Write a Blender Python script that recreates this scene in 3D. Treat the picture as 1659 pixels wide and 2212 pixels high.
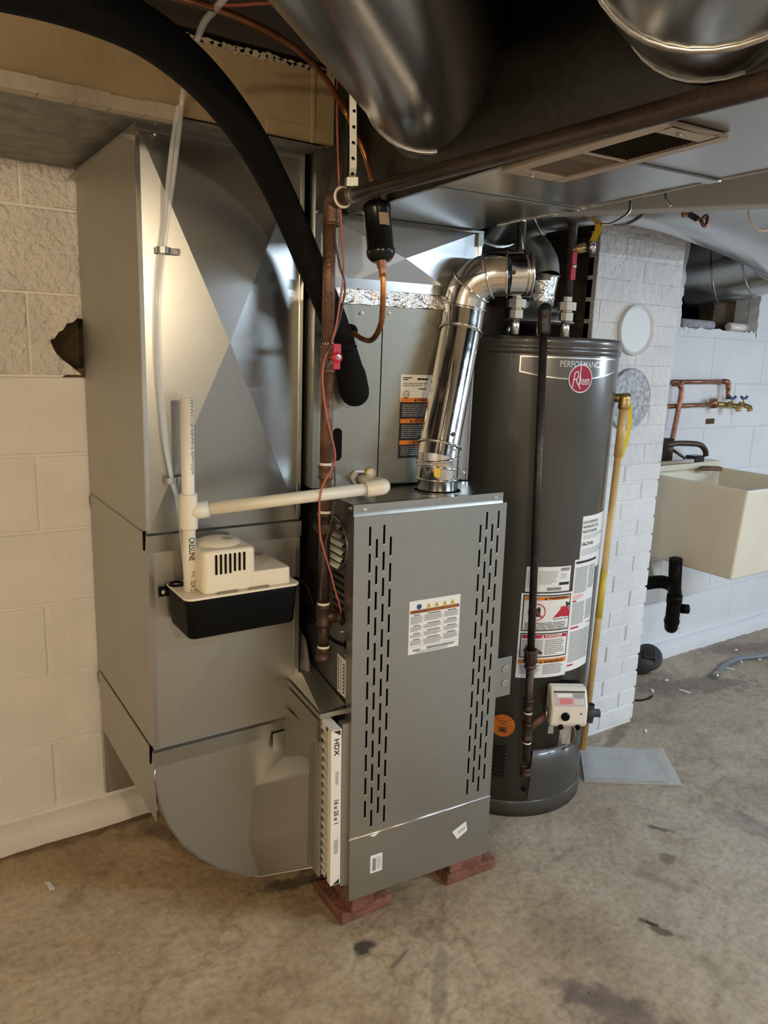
import bpy, bmesh, math, random
from mathutils import Vector, Matrix
random.seed(7)
V = Vector; PI = math.pi
for o in list(bpy.data.objects): bpy.data.objects.remove(o)
S = bpy.context.scene
C = S.collection
# ------------------------------------------------------------------ camera
CP = V((-0.844, -1.3612, 1.3866)); YAW, PITCH, ROLL, FPX = 0.588, 0.2103, 0.0367, 1634.15
def basis():
    f = V((math.sin(YAW)*math.cos(PITCH), math.cos(YAW)*math.cos(PITCH), -math.sin(PITCH)))
    r = V((math.cos(YAW), -math.sin(YAW), 0)); u = r.cross(f)
    c, s = math.cos(ROLL), math.sin(ROLL)
    return f, c*r + s*u, -s*r + c*u
FW, RT, UP = basis()
cd = bpy.data.cameras.new('camera'); cam = bpy.data.objects.new('camera', cd); C.objects.link(cam)
m = Matrix((RT, UP, -FW)).transposed().to_4x4(); m.translation = CP
cam.matrix_world = m
cd.sensor_fit = 'VERTICAL'; cd.sensor_height = 24; cd.lens = FPX/2212*24; cd.clip_start = .02
S.camera = cam
# ------------------------------------------------------------------ world, exposure, lights
w = bpy.data.worlds.new('world'); S.world = w; w.use_nodes = True
w.node_tree.nodes['Background'].inputs[0].default_value = (.55, .6, .7, 1)
w.node_tree.nodes['Background'].inputs[1].default_value = 0.02
S.view_settings.view_transform = 'Standard'; S.view_settings.look = 'None'
S.view_settings.exposure = 0.27; S.view_settings.gamma = 1; S.view_settings.use_curve_mapping = False
def light(name, kind, loc, energy, color, size=.1, target=None, sy=None):
    l = bpy.data.lights.new(name, kind); l.energy = energy; l.color = color
    if kind == 'AREA':
        l.size = size
        if sy: l.shape = 'RECTANGLE'; l.size_y = sy
    else: l.shadow_soft_size = size
    o = bpy.data.objects.new(name, l); C.objects.link(o); o.location = loc
    if target is not None: o.rotation_euler = (V(target)-V(loc)).to_track_quat('-Z', 'Y').to_euler()
    return o
WARM = (-.55, -2.40, 1.66); WARM2 = (-2.1, -1.9, 1.78); COOL = (1.75, -2.15, 1.96)
light('warm_bulb_light', 'POINT', WARM, 52, (1, .79, .53), .05)
light('warm_bulb_light', 'POINT', WARM2, 42, (1, .79, .53), .05)
light('cool_fixture_light', 'AREA', COOL, 60, (.67, .83, 1), 1.1, (1.75, -2.0, 0), .12)
light('added_sink_light', 'AREA', (4.05, -1.6, 1.45), 28, (.72, .86, 1), .8, (1.5, .2, .9), .5)  # added cool fill for the sink area, set at the added window
# ------------------------------------------------------------------ pixel helpers (a pixel gives a direction, a plane gives the distance)
def ray(u, v): return FW*FPX + RT*(u-829.5) - UP*(v-1106)
def at(u, v, ax, val):
    d = ray(u, v); i = 'XYZ'.index(ax); return CP + d*((val-CP[i])/d[i])
def dep(u, v, d): return CP + ray(u, v)*(d/FPX)
def loc_at(u, v, Mx, ax, val):
    Mi = Mx.inverted(); o = Mi @ CP; d = (Mi.to_3x3() @ ray(u, v)); i = 'XYZ'.index(ax)
    return o + d*((val-o[i])/d[i])
def cyl_at(u, v, cx, cy, r):
    d = ray(u, v); ox, oy = CP.x-cx, CP.y-cy
    a = d.x**2+d.y**2; b = 2*(ox*d.x+oy*d.y); c = ox*ox+oy*oy-r*r; q = b*b-4*a*c
    t = (-b-math.sqrt(max(q, 0)))/(2*a); P = CP+d*t
    return math.atan2(P.y-cy, P.x-cx), P.z
# ------------------------------------------------------------------ materials
MT = {}
def mat(name, col, metal=0., rough=.6, var=0., vs=8., bump=0., bs=40., col2=None, spec=.5, coat=0., alpha=1., trans=0., emit=0., stretch=None, rvar=0.):
    if name in MT: return MT[name]
    m = bpy.data.materials.new(name); m.use_nodes = True; nt = m.node_tree; b = nt.nodes['Principled BSDF']
    b.inputs['Base Color'].default_value = (*col, 1); b.inputs['Metallic'].default_value = metal
    b.inputs['Roughness'].default_value = rough; b.inputs['Specular IOR Level'].default_value = spec
    b.inputs['Coat Weight'].default_value = coat; b.inputs['Coat Roughness'].default_value = .12
    b.inputs['Alpha'].default_value = alpha; b.inputs['Transmission Weight'].default_value = trans
    if emit: b.inputs['Emission Color'].default_value = (*col, 1); b.inputs['Emission Strength'].default_value = emit
    if var or bump or rvar:
        tc = nt.nodes.new('ShaderNodeTexCoord'); mp = nt.nodes.new('ShaderNodeMapping'); nt.links.new(tc.outputs['Object'], mp.inputs[0])
        if stretch: mp.inputs['Scale'].default_value = stretch
        n = nt.nodes.new('ShaderNodeTexNoise'); n.inputs['Scale'].default_value = vs; n.inputs['Detail'].default_value = 6
        nt.links.new(mp.outputs[0], n.inputs['Vector'])
        if var:
            r = nt.nodes.new('ShaderNodeValToRGB'); c2 = col2 or tuple(max(0, c*(1-var)) for c in col)
            r.color_ramp.elements[0].color = (*c2, 1); r.color_ramp.elements[1].color = (*col, 1)
            r.color_ramp.elements[0].position = .36; r.color_ramp.elements[1].position = .62
            nt.links.new(n.outputs['Fac'], r.inputs[0]); nt.links.new(r.outputs[0], b.inputs['Base Color'])
        if rvar:
            k = nt.nodes.new('ShaderNodeMapRange'); k.inputs['To Min'].default_value = rough-rvar; k.inputs['To Max'].default_value = rough+rvar
            k.inputs['From Min'].default_value = .3; k.inputs['From Max'].default_value = .7
            nt.links.new(n.outputs['Fac'], k.inputs[0]); nt.links.new(k.outputs[0], b.inputs['Roughness'])
        if bump:
            n2 = nt.nodes.new('ShaderNodeTexNoise'); n2.inputs['Scale'].default_value = bs; n2.inputs['Detail'].default_value = 5
            nt.links.new(mp.outputs[0], n2.inputs['Vector'])
            bp = nt.nodes.new('ShaderNodeBump'); bp.inputs['Strength'].default_value = bump; bp.inputs['Distance'].default_value = .01
            nt.links.new(n2.outputs['Fac'], bp.inputs['Height']); nt.links.new(bp.outputs[0], b.inputs['Normal'])
    MT[name] = m; return m
def galv(name, col, rough, var=.12, sp=90.):
    if name in MT: return MT[name]
    m = mat(name, col, 1., rough); nt = m.node_tree; b = nt.nodes['Principled BSDF']
    tc = nt.nodes.new('ShaderNodeTexCoord'); vo = nt.nodes.new('ShaderNodeTexVoronoi'); vo.inputs['Scale'].default_value = sp
    nt.links.new(tc.outputs['Object'], vo.inputs['Vector'])
    n = nt.nodes.new('ShaderNodeTexNoise'); n.inputs['Scale'].default_value = 3; n.inputs['Detail'].default_value = 5; nt.links.new(tc.outputs['Object'], n.inputs['Vector'])
    sx = nt.nodes.new('ShaderNodeSeparateColor'); nt.links.new(vo.outputs['Color'], sx.inputs[0])
    ad = nt.nodes.new('ShaderNodeMath'); ad.operation = 'ADD'; nt.links.new(sx.outputs[0], ad.inputs[0])
    ml = nt.nodes.new('ShaderNodeMath'); ml.operation = 'MULTIPLY'; ml.inputs[1].default_value = 3.; nt.links.new(n.outputs['Fac'], ml.inputs[0]); nt.links.new(ml.outputs[0], ad.inputs[1])
    k = nt.nodes.new('ShaderNodeMapRange'); k.inputs['From Min'].default_value = .9; k.inputs['From Max'].default_value = 3.; k.inputs['To Min'].default_value = 1-var; k.inputs['To Max'].default_value = 1+var
    nt.links.new(ad.outputs[0], k.inputs[0])
    mx = nt.nodes.new('ShaderNodeMix'); mx.data_type = 'RGBA'; mx.blend_type = 'MULTIPLY'; mx.inputs[0].default_value = 1; mx.inputs[6].default_value = (*col, 1)
    nt.links.new(k.outputs[0], mx.inputs[7]); nt.links.new(mx.outputs[2], b.inputs['Base Color'])
    k2 = nt.nodes.new('ShaderNodeMapRange'); k2.inputs['From Min'].default_value = .3; k2.inputs['From Max'].default_value = .7; k2.inputs['To Min'].default_value = rough-.012; k2.inputs['To Max'].default_value = rough+.012
    nt.links.new(n.outputs['Fac'], k2.inputs[0]); nt.links.new(k2.outputs[0], b.inputs['Roughness'])
    return m
galv('galv', (.43, .435, .42), .28, .05, 300.); galv('galv_dull', (.47, .455, .40), .50, .08, 200.); galv('galv_mid', (.46, .455, .425), .43, .04, 300.); galv('galv_plenum', (.55, .57, .58), .32, .06, 200.); galv('galv_bright', (.62, .63, .63), .2, .06, 40.)
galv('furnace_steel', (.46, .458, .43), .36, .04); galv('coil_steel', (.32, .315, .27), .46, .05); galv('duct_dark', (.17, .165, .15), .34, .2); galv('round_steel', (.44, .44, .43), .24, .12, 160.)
mat('flue_steel', (.80, .80, .79), 1, .13, rvar=.06, vs=25, bump=.05, bs=18)
mat('foil', (.80, .80, .80), 1, .22, bump=1.0, bs=45)
mat('black_iron', (.085, .055, .042), .55, .42, .45, 30, .25, 120)
mat('brown_pipe', (.20, .105, .065), .35, .42, .5, 22, .25, 120)
mat('dark_iron', (.05, .042, .036), .5, .4, .4, 30, .2, 120)
mat('foam', (.006, .006, .006), 0, .8, .2, 30, spec=.12)
mat('copper', (.62, .26, .11), .9, .34, .5, 18)
mat('copper_old', (.42, .19, .12), .85, .45, .5, 30)
mat('brass', (.55, .40, .16), .9, .35, .4, 30)
mat('steel_bright', (.75, .75, .73), 1, .25)
mat('pvc', (.80, .75, .62), 0, .38, .06, 20)
mat('cream', (.80, .72, .55), 0, .35)
mat('cream_dark', (.22, .18, .12), 0, .6)
mat('black', (.005, .005, .005), 0, .4, spec=.07); mat('black_gloss', (.006, .006, .007), 0, .22, spec=.35)
mat('ink', (.015, .015, .015), 0, .6); mat('ink_grey', (.30, .30, .30), 0, .6); mat('ink_light', (.48, .48, .47), 0, .6)
mat('white_label', (.80, .80, .78), 0, .42); mat('orange', (.75, .22, .02), 0, .45); mat('red', (.50, .02, .04), 0, .4); mat('yellow', (.75, .50, .03), 0, .45)
mat('blue', (.03, .06, .22), 0, .45); mat('brown_ink', (.24, .075, .02), 0, .5); mat('pink_ink', (.75, .38, .38), 0, .5); mat('silver', (.62, .62, .62), .7, .3)
mat('heater_grey', (.072, .068, .060), .15, .34, coat=.4); mat('heater_dark', (.060, .057, .050), .15, .4, coat=.3)
mat('badge_grey', (.12, .12, .115), .3, .3, coat=.4)
mat('clear', (.85, .88, .92), 0, .08, alpha=.30); mat('ink_frame', (.012, .012, .012), 0, .5); mat('pipe_dark', (.075, .045, .032), .35, .42, .4, 22, .2, 120); mat('tan_label', (.30, .23, .16), 0, .5); mat('tape_grey', (.45, .44, .41), .3, .5, .3, 30); mat('cover_white', (.62, .66, .68), 0, .5)
mat('red_wire', (.45, .12, .09), 0, .45); mat('dark_wire', (.06, .04, .035), 0, .5)
mat('paver', (.23, .095, .06), 0, .85, .4, 25, .5, 70)
mat('white_plastic', (.78, .74, .66), 0, .35); mat('yellow_pipe', (.62, .42, .18), 0, .45, .25, 12); mat('yellow_tape', (.70, .56, .02), 0, .4); mat('yellow_lever', (.70, .42, .02), 0, .4)
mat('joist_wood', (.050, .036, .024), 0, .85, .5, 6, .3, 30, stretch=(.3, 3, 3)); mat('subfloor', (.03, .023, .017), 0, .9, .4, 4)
mat('tan_paint', (.42, .31, .17), 0, .6, .22, 5, .25, 30); mat('tan_edge', (.52, .44, .33), 0, .6, .3, 9, .3, 40)
mat('old_galv', (.30, .29, .26), .6, .6, .35, 20, .1, 60)
mat('cardboard_white', (.80, .75, .66), 0, .7, .06, 14); mat('pleat', (.60, .54, .46), 0, .85)
mat('sink', (.72, .66, .52), 0, .42, .06, 7); mat('sink_in', (.70, .68, .60), 0, .45)
mat('strap', (.46, .46, .43), 1, .38); mat('grille_paint', (.52, .43, .34), 0, .5, .12, 10); mat('grille_dark', (.05, .04, .02), 0, .8)
mat('grey_paint', (.42, .41, .38), 0, .5, .1, 5); mat('plastic_bag', (.78, .80, .80), 0, .16, bump=.5, bs=25, alpha=.30); mat('paper', (.34, .35, .35), 0, .6, .2, 9)
mat('plastic_film', (.16, .155, .145), 0, .25, bump=.7, bs=14, alpha=.85)
mat('rubber', (.03, .03, .03), 0, .6); mat('fur', (.55, .53, .58), 0, .95, .3, 60, 1., 150); mat('chrome', (.8, .8, .8), 1, .1)
mat('cavity', (.10, .065, .035), 0, .95, .5, 18, 1., 40); mat('dark_void', (.008, .008, .008), 0, 1)
mat('brown_board', (.20, .13, .07), 0, .8, .4, 12)
# painted masonry, fine relief; one white, warm and cool light tinted in
mat('paint_warm_lit', (.80, .765, .71), 0, .72, .07, 7, .35, 70); mat('paint_rough', (.78, .73, .66), 0, .78, .12, 9, 1.0, 55)
mat('paint_cool_lit', (.70, .71, .73), 0, .68, .06, 6, .3, 60); mat('brick_paint', (.72, .725, .73), 0, .7, .08, 10, .35, 70); mat('parged', (.70, .705, .715), 0, .75, .1, 8, .9, 45)
mat('mortar_paint', (.70, .67, .62), 0, .85, .15, 15, .6, 80); mat('bare_brick', (.065, .042, .03), 0, .9, .5, 14, .6, 60)
STAINS_SHADE = [((788, 2047), .028, .024, .3, (.05, .04, .03), .95), ((1405, 1995), .03, .012, -1.0, (.03, .022, .015), 1.), ((1430, 2012), .05, .014, -1.0, (.11, .07, .04), .9),
    ((1425, 1790), .012, .05, .6, (.09, .065, .045), .8), ((1438, 1855), .03, .03, .5, (.12, .09, .06), .7), ((1420, 1900), .02, .09, .5, (.20, .16, .10), .6), ((1290, 2150), .12, .04, -.9, (.15, .11, .085), .75),
    ((1345, 2195), .13, .06, -.9, (.15, .11, .085), .75), ((862, 2073), .05, .007, .4, (.12, .09, .06), .7), ((1272, 2144), .010, .005, .4, (.08, .06, .045), .9), ((1330, 1590), .16, .03, .45, (.12, .09, .065), .7),
    ((1500, 1480), .35, .10, -.4, (.13, .10, .085), .6), ((1600, 1400), .3, .06, -.3, (.16, .09, .07), .6), ((1180, 1640), .2, .05, .4, (.13, .10, .08), .5), ((165, 1800), .55, .045, .0, (.12, .075, .038), .85), ((420, 1800), .25, .05, -.6, (.17, .11, .06), .6),  # longest strip here is shadow painted along the block wall's foot
    ((640, 1905), .12, .025, -.2, (.07, .055, .04), .8), ((1640, 1790), .06, .2, .2, (.16, .14, .13), .5), ((950, 2120), .15, .02, .9, (.18, .14, .09), .5)]
for k_, d_ in (('paint_rough', .020), ('parged', .012)):
    for n_ in MT[k_].node_tree.nodes:
        if n_.type == 'BUMP': n_.inputs['Distance'].default_value = d_
def floor_mat():
    m = mat('concrete', (.3, .25, .18), 0, .62); nt = m.node_tree; b = nt.nodes['Principled BSDF']
    tc = nt.nodes.new('ShaderNodeTexCoord')
    def noise(sc, det=7, dist=0.):
        n = nt.nodes.new('ShaderNodeTexNoise'); n.inputs['Scale'].default_value = sc; n.inputs['Detail'].default_value = det; n.inputs['Distortion'].default_value = dist
        nt.links.new(tc.outputs['Object'], n.inputs['Vector']); return n.outputs['Fac']
    def ramp(f, stops):
        r = nt.nodes.new('ShaderNodeValToRGB'); e = r.color_ramp.elements
        while len(e) < len(stops): e.new(.5)
        for i, (p, c) in enumerate(stops): e[i].position = p; e[i].color = (*c, 1)
        nt.links.new(f, r.inputs[0]); return r.outputs[0]
    def mix(a, c, f, mode='MIX'):
        x = nt.nodes.new('ShaderNodeMix'); x.data_type = 'RGBA'; x.blend_type = mode
        if isinstance(f, float): x.inputs[0].default_value = f
        else: nt.links.new(f, x.inputs[0])
        nt.links.new(a, x.inputs[6]); nt.links.new(c, x.inputs[7]); return x.outputs[2]
    brown = ramp(noise(2.2, 8, .6), [(.28, (.28, .190, .105)), (.5, (.43, .322, .195)), (.72, (.55, .44, .30))])
    grey = ramp(noise(2.6, 9, .8), [(.25, (.19, .148, .108)), (.48, (.33, .272, .205)), (.75, (.43, .37, .29))])
    sep = nt.nodes.new('ShaderNodeSeparateXYZ'); nt.links.new(tc.outputs['Object'], sep.inputs[0])
    mr = nt.nodes.new('ShaderNodeMapRange'); mr.interpolation_type = 'SMOOTHSTEP'; mr.inputs['From Min'].default_value = -.3; mr.inputs['From Max'].default_value = 1.1
    nt.links.new(sep.outputs['X'], mr.inputs[0])
    base = mix(brown, grey, mr.outputs[0])
    spots = ramp(noise(7, 8, 1.), [(.30, (.70, .65, .60)), (.45, (1, 1, 1)), (.66, (1.08, 1.07, 1.05))])
    base = mix(base, spots, .8, 'MULTIPLY')
    grain = ramp(noise(55, 10, .4), [(.30, (.72, .70, .67)), (.52, (1, 1, 1)), (.75, (1.16, 1.15, 1.13))])
    base = mix(base, grain, .75, 'MULTIPLY')
    crk = nt.nodes.new('ShaderNodeTexVoronoi'); crk.feature = 'DISTANCE_TO_EDGE'; crk.inputs['Scale'].default_value = 1.15
    wv = nt.nodes.new('ShaderNodeTexNoise'); wv.inputs['Scale'].default_value = 5; wv.inputs['Detail'].default_value = 8; nt.links.new(tc.outputs['Object'], wv.inputs['Vector'])
    va = nt.nodes.new('ShaderNodeVectorMath'); va.operation = 'MULTIPLY_ADD'; va.inputs[1].default_value = (.35, .35, .35); nt.links.new(wv.outputs['Color'], va.inputs[0]); nt.links.new(tc.outputs['Object'], va.inputs[2]); nt.links.new(va.outputs[0], crk.inputs['Vector'])
    base = mix(base, ramp(crk.outputs['Distance'], [(.0, (.55, .5, .44)), (.008, (.85, .82, .78)), (.03, (1, 1, 1))]), .55, 'MULTIPLY')
    # flecks of dropped white paint
    fl = nt.nodes.new('ShaderNodeMath'); fl.operation = 'GREATER_THAN'; fl.inputs[1].default_value = .775; nt.links.new(noise(34, 2, 1.5), fl.inputs[0])
    wh = nt.nodes.new('ShaderNodeRGB'); wh.outputs[0].default_value = (.62, .60, .56, 1)
    base = mix(base, wh.outputs[0], fl.outputs[0])
    # oil spots, a pothole, stains, and shade painted along the block wall's foot
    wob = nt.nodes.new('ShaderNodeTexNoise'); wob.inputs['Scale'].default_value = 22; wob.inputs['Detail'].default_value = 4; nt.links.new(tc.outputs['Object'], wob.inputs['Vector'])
    for (u, v), rx, ry, ang, col, st in STAINS_SHADE:
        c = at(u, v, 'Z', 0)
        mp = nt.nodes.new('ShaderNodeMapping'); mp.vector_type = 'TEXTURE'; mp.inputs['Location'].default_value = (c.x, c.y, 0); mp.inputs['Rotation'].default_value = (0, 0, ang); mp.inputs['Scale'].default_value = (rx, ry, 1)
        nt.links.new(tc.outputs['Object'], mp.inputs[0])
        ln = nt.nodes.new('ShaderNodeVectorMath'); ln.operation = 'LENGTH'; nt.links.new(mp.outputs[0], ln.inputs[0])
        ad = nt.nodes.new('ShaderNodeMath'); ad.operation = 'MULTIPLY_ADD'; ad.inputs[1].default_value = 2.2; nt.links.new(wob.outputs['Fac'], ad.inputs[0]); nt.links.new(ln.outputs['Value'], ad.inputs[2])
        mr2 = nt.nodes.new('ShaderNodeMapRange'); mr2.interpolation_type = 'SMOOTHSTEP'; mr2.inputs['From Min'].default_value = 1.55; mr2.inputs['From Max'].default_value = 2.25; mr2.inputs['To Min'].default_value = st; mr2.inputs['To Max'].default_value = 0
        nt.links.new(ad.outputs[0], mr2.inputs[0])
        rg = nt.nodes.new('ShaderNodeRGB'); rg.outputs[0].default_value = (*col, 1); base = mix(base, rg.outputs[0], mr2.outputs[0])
    nt.links.new(base, b.inputs['Base Color'])
    bp = nt.nodes.new('ShaderNodeBump'); bp.inputs['Strength'].default_value = .5; bp.inputs['Distance'].default_value = .02
    nt.links.new(noise(16, 8), bp.inputs['Height']); nt.links.new(bp.outputs[0], b.inputs['Normal'])
    rr = ramp(noise(4), [(.3, (.5, .5, .5)), (.7, (.75, .75, .75))]); nt.links.new(rr, b.inputs['Roughness'])
    return m
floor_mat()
# ------------------------------------------------------------------ mesh builder
MW = {}
def frame(d):
    d = V(d).normalized(); a = V((0, 0, 1)) if abs(d.z) < .95 else V((1, 0, 0))
    x = a.cross(d).normalized(); return x, d.cross(x), d
class MB:
    def __init__(s): s.v = []; s.f = []; s.m = []; s.sm = []; s.mats = []
    def mi(s, mt):
        if mt not in s.mats: s.mats.append(mt)
        return s.mats.index(mt)
    def add(s, vs, fs, mt=None, smooth=False):
        o = len(s.v); s.v += [V(a) for a in vs]; i = s.mi(mt)
        for f in fs: s.f.append([a+o for a in f]); s.m.append(i); s.sm.append(smooth)
        return s
    def box(s, a, b, mt=None):
        x0, x1 = sorted((a[0], b[0])); y0, y1 = sorted((a[1], b[1])); z0, z1 = sorted((a[2], b[2]))
        return s.add([(x0,y0,z0),(x1,y0,z0),(x1,y1,z0),(x0,y1,z0),(x0,y0,z1),(x1,y0,z1),(x1,y1,z1),(x0,y1,z1)],
            [(0,3,2,1),(4,5,6,7),(0,1,5,4),(1,2,6,5),(2,3,7,6),(3,0,4,7)], mt)
    def obox(s, c, ax, ay, az, mt=None):   # half-axis vectors
        c, ax, ay, az = V(c), V(ax), V(ay), V(az)
        p = [c+ax*i+ay*j+az*k for k in (-1, 1) for j in (-1, 1) for i in (-1, 1)]
        return s.add(p, [(0,2,3,1),(4,5,7,6),(0,1,5,4),(1,3,7,5),(3,2,6,7),(2,0,4,6)], mt)
    def prism(s, poly, o, ex, ey, ez, mt=None, smooth=False):  # poly in (ex,ey) plane, extruded by vector ez
        o, ex, ey, ez = V(o), V(ex), V(ey), V(ez); n = len(poly)
        a = [o+ex*x+ey*y for x, y in poly]
        s.add(a+[q+ez for q in a], [list(range(n))[::-1], list(range(n, 2*n))], mt)
        return s.add(a+[q+ez for q in a], [(i, (i+1) % n, (i+1) % n+n, i+n) for i in range(n)], mt, smooth)
    def tube(s, pts, r, n=12, mt=None, cap=True, smooth=True):
        pts = [V(p) for p in pts]; R = r if isinstance(r, (list, tuple)) else [r]*len(pts)
        T = [(pts[min(i+1, len(pts)-1)]-pts[max(i-1, 0)]).normalized() for i in range(len(pts))]
        x, y, _ = frame(T[0]); rings = []
        for i, p in enumerate(pts):
            t = T[i]; x = (x-t*x.dot(t)).normalized(); y = t.cross(x)
            rings += [p+(x*math.cos(2*PI*k/n)+y*math.sin(2*PI*k/n))*R[i] for k in range(n)]
        fs = [(i*n+k, i*n+(k+1) % n, (i+1)*n+(k+1) % n, (i+1)*n+k) for i in range(len(pts)-1) for k in range(n)]
        s.add(rings, fs, mt, smooth)
        if cap:
            s.add(rings[:n], [list(range(n))[::-1]], mt); s.add(rings[-n:], [list(range(n))], mt)
        return s
    def lathe(s, o, d, prof, n=24, mt=None, smooth=True, a0=0., a1=2*PI):   # prof: (t along d, radius)
        x, y, z = frame(d); o = V(o); vs = []; full = abs(a1-a0-2*PI) < 1e-6; k_ = n if full else n+1
        for t, r in prof: vs += [o+z*t+(x*math.cos(a0+(a1-a0)*k/n)+y*math.sin(a0+(a1-a0)*k/n))*r for k in range(k_)]
        return s.add(vs, [(i*k_+k, i*k_+(k+1) % k_, (i+1)*k_+(k+1) % k_, (i+1)*k_+k) for i in range(len(prof)-1) for k in range(n)], mt, smooth)
    def torus(s, c, d, R, r, n=28, k=8, mt=None):
        x, y, z = frame(d); c = V(c); vs = []
        for i in range(n):
            a = 2*PI*i/n; e = x*math.cos(a)+y*math.sin(a)
            vs += [c+e*(R+r*math.cos(2*PI*j/k))+z*(r*math.sin(2*PI*j/k)) for j in range(k)]
        return s.add(vs, [(i*k+j, ((i+1) % n)*k+j, ((i+1) % n)*k+(j+1) % k, i*k+(j+1) % k) for i in range(n) for j in range(k)], mt, True)
    def ball(s, c, r, mt=None, n=14, sc=(1, 1, 1)):
        pr = [(-math.cos(PI*i/8), math.sin(PI*i/8)) for i in range(9)]; o = len(s.v)
        s.lathe((0, 0, 0), (0, 0, 1), [(a*r, max(b, .001)*r) for a, b in pr], n, mt)
        for i in range(o, len(s.v)): q = s.v[i]; s.v[i] = V((q.x*sc[0], q.y*sc[1], q.z*sc[2]))+V(c)
        return s
    def screw(s, c, d, r=.005, mt='steel_bright'):
        return s.lathe(c, d, [(0, r*1.5), (.001, r*1.5), (.0012, r), (.004, r*.9), (.0045, .0005)], 8, mt, False)
    def text(s, body, size, fn, mt='ink', ax='LEFT', bold=0., sx=1., fine=0):
        key = (body, round(bold, 4), fine)
        if key not in TXT:
            c = bpy.data.curves.new('t', 'FONT'); c.body = body; c.size = 1; c.offset = bold; c.resolution_u = 2
            o = bpy.data.objects.new('t', c); me = bpy.data.meshes.new_from_object(o)
            if fine:
                bm = bmesh.new(); bm.from_mesh(me); bmesh.ops.triangulate(bm, faces=bm.faces)
                for _ in range(3):
                    es = [e for e in bm.edges if abs(e.verts[0].co.y-e.verts[1].co.y) > .12]
                    if es: bmesh.ops.subdivide_edges(bm, edges=es, cuts=1); bmesh.ops.triangulate(bm, faces=bm.faces)
                bm.to_mesh(me); bm.free()
            TXT[key] = ([tuple(q.co[:2]) for q in me.vertices], [tuple(f.vertices) for f in me.polygons])
            bpy.data.objects.remove(o); bpy.data.curves.remove(c); bpy.data.meshes.remove(me)
        vs, fs = TXT[key]
        if not vs: return s
        xs = [a for a, b in vs]; w_ = max(xs)-min(xs); off = -min(xs)-(w_/2 if ax == 'CENTER' else 0)
        return s.add([fn((a+off)*size*sx, b*size) for a, b in vs], fs, mt)
    def build(s, name, mt=None, parent=None, local=False, bevel=0., seg=2, smooth=None):
        me = bpy.data.meshes.new(name)
        Mx = MW.get(parent.name, Matrix()) if parent else Matrix()
        vs = s.v if (local or parent is None) else [Mx.inverted() @ q for q in s.v]
        me.from_pydata([tuple(q) for q in vs], [], s.f)
        for k in s.mats: me.materials.append(MT[k or mt])
        me.polygons.foreach_set('material_index', s.m)
        me.polygons.foreach_set('use_smooth', s.sm if smooth is None else [smooth]*len(s.f))
        bm = bmesh.new(); bm.from_mesh(me); bmesh.ops.remove_doubles(bm, verts=bm.verts, dist=2e-5)
        bmesh.ops.recalc_face_normals(bm, faces=bm.faces); bm.to_mesh(me); bm.free(); me.update()
        o = bpy.data.objects.new(name, me); C.objects.link(o)
        if parent: o.parent = parent
        MW[o.name] = Mx
        if bevel:
            b = o.modifiers.new('bevel', 'BEVEL'); b.width = bevel; b.segments = seg; b.limit_method = 'ANGLE'; b.angle_limit = .6
        return o
TXT = {}
def tag(o, label=None, cat=None, group=None, kind=None):
    for k, v_ in (('label', label), ('category', cat), ('group', group), ('kind', kind)):
        if v_: o[k] = v_
    return o
def thing(name, label, cat, loc=(0, 0, 0), Mx=None, group=None):
    o = bpy.data.objects.new(name, None); C.objects.link(o); o.empty_display_size = .05
    Mx = Mx if Mx is not None else Matrix.Translation(V(loc)); o.matrix_world = Mx; MW[o.name] = Mx.copy()
    return tag(o, label, cat, group)
def smooth(pts, n=6):
    P = [V(p) for p in pts]; P = [P[0]*2-P[1]]+P+[P[-1]*2-P[-2]]; out = []
    for i in range(1, len(P)-2):
        for k in range(n):
            t = k/n; a, b, c, d = P[i-1:i+3]
            out.append(.5*((2*b)+(c-a)*t+(2*a-5*b+4*c-d)*t*t+(3*b-a-3*c+d)*t**3))
    return out+[P[-2]]
def rrect(x0, y0, x1, y1, r, n=4):
    out = []
    for cx, cy, a in ((x1-r, y1-r, 0), (x0+r, y1-r, PI/2), (x0+r, y0+r, PI), (x1-r, y0+r, 1.5*PI)):
        out += [(cx+r*math.cos(a+PI/2*k/n), cy+r*math.sin(a+PI/2*k/n)) for k in range(n+1)]
    return out
def lab_rects(mb, rects, fn, nu=1):     # rects (u0,v0,u1,v1,material) in label units, laid on the surface by fn(u,v,height)
    for i, (a, b, c, d, mt) in enumerate(rects):
        lv = 0 if i == 0 else 1 if mt == 'ink_frame' else 2 if mt == 'white_label' else 4 if mt in ('ink', 'ink_grey', 'ink_light', 'pink_ink', 'silver') else 3
        h = .0003+.00028*lv
        n = max(1, int(math.ceil(nu*(c-a)-1e-6)))
        vs = [fn(a+(c-a)*k/n, q, h) for k in range(n+1) for q in (b, d)]
        mb.add(vs, [(2*k, 2*k+2, 2*k+3, 2*k+1) for k in range(n)], mt)
def para(u0, v0, u1, v1, rows, mt='ink_grey', ragged=.25, thick=.55):   # block of fine print seen as lines
    out = []; hgt = (v1-v0)/rows
    for i in range(rows):
        y = v1-hgt*(i+1)+hgt*(1-thick)/2; e = u1-(u1-u0)*ragged*random.random()*(1.8 if i == rows-1 else .6); x = u0
        while x < e-1e-4:
            L = (u1-u0)*random.uniform(.12, .34); x2 = min(x+L, e); out.append((x, y, x2, y+hgt*thick, mt)); x = x2+(u1-u0)*.02
    return out
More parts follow.
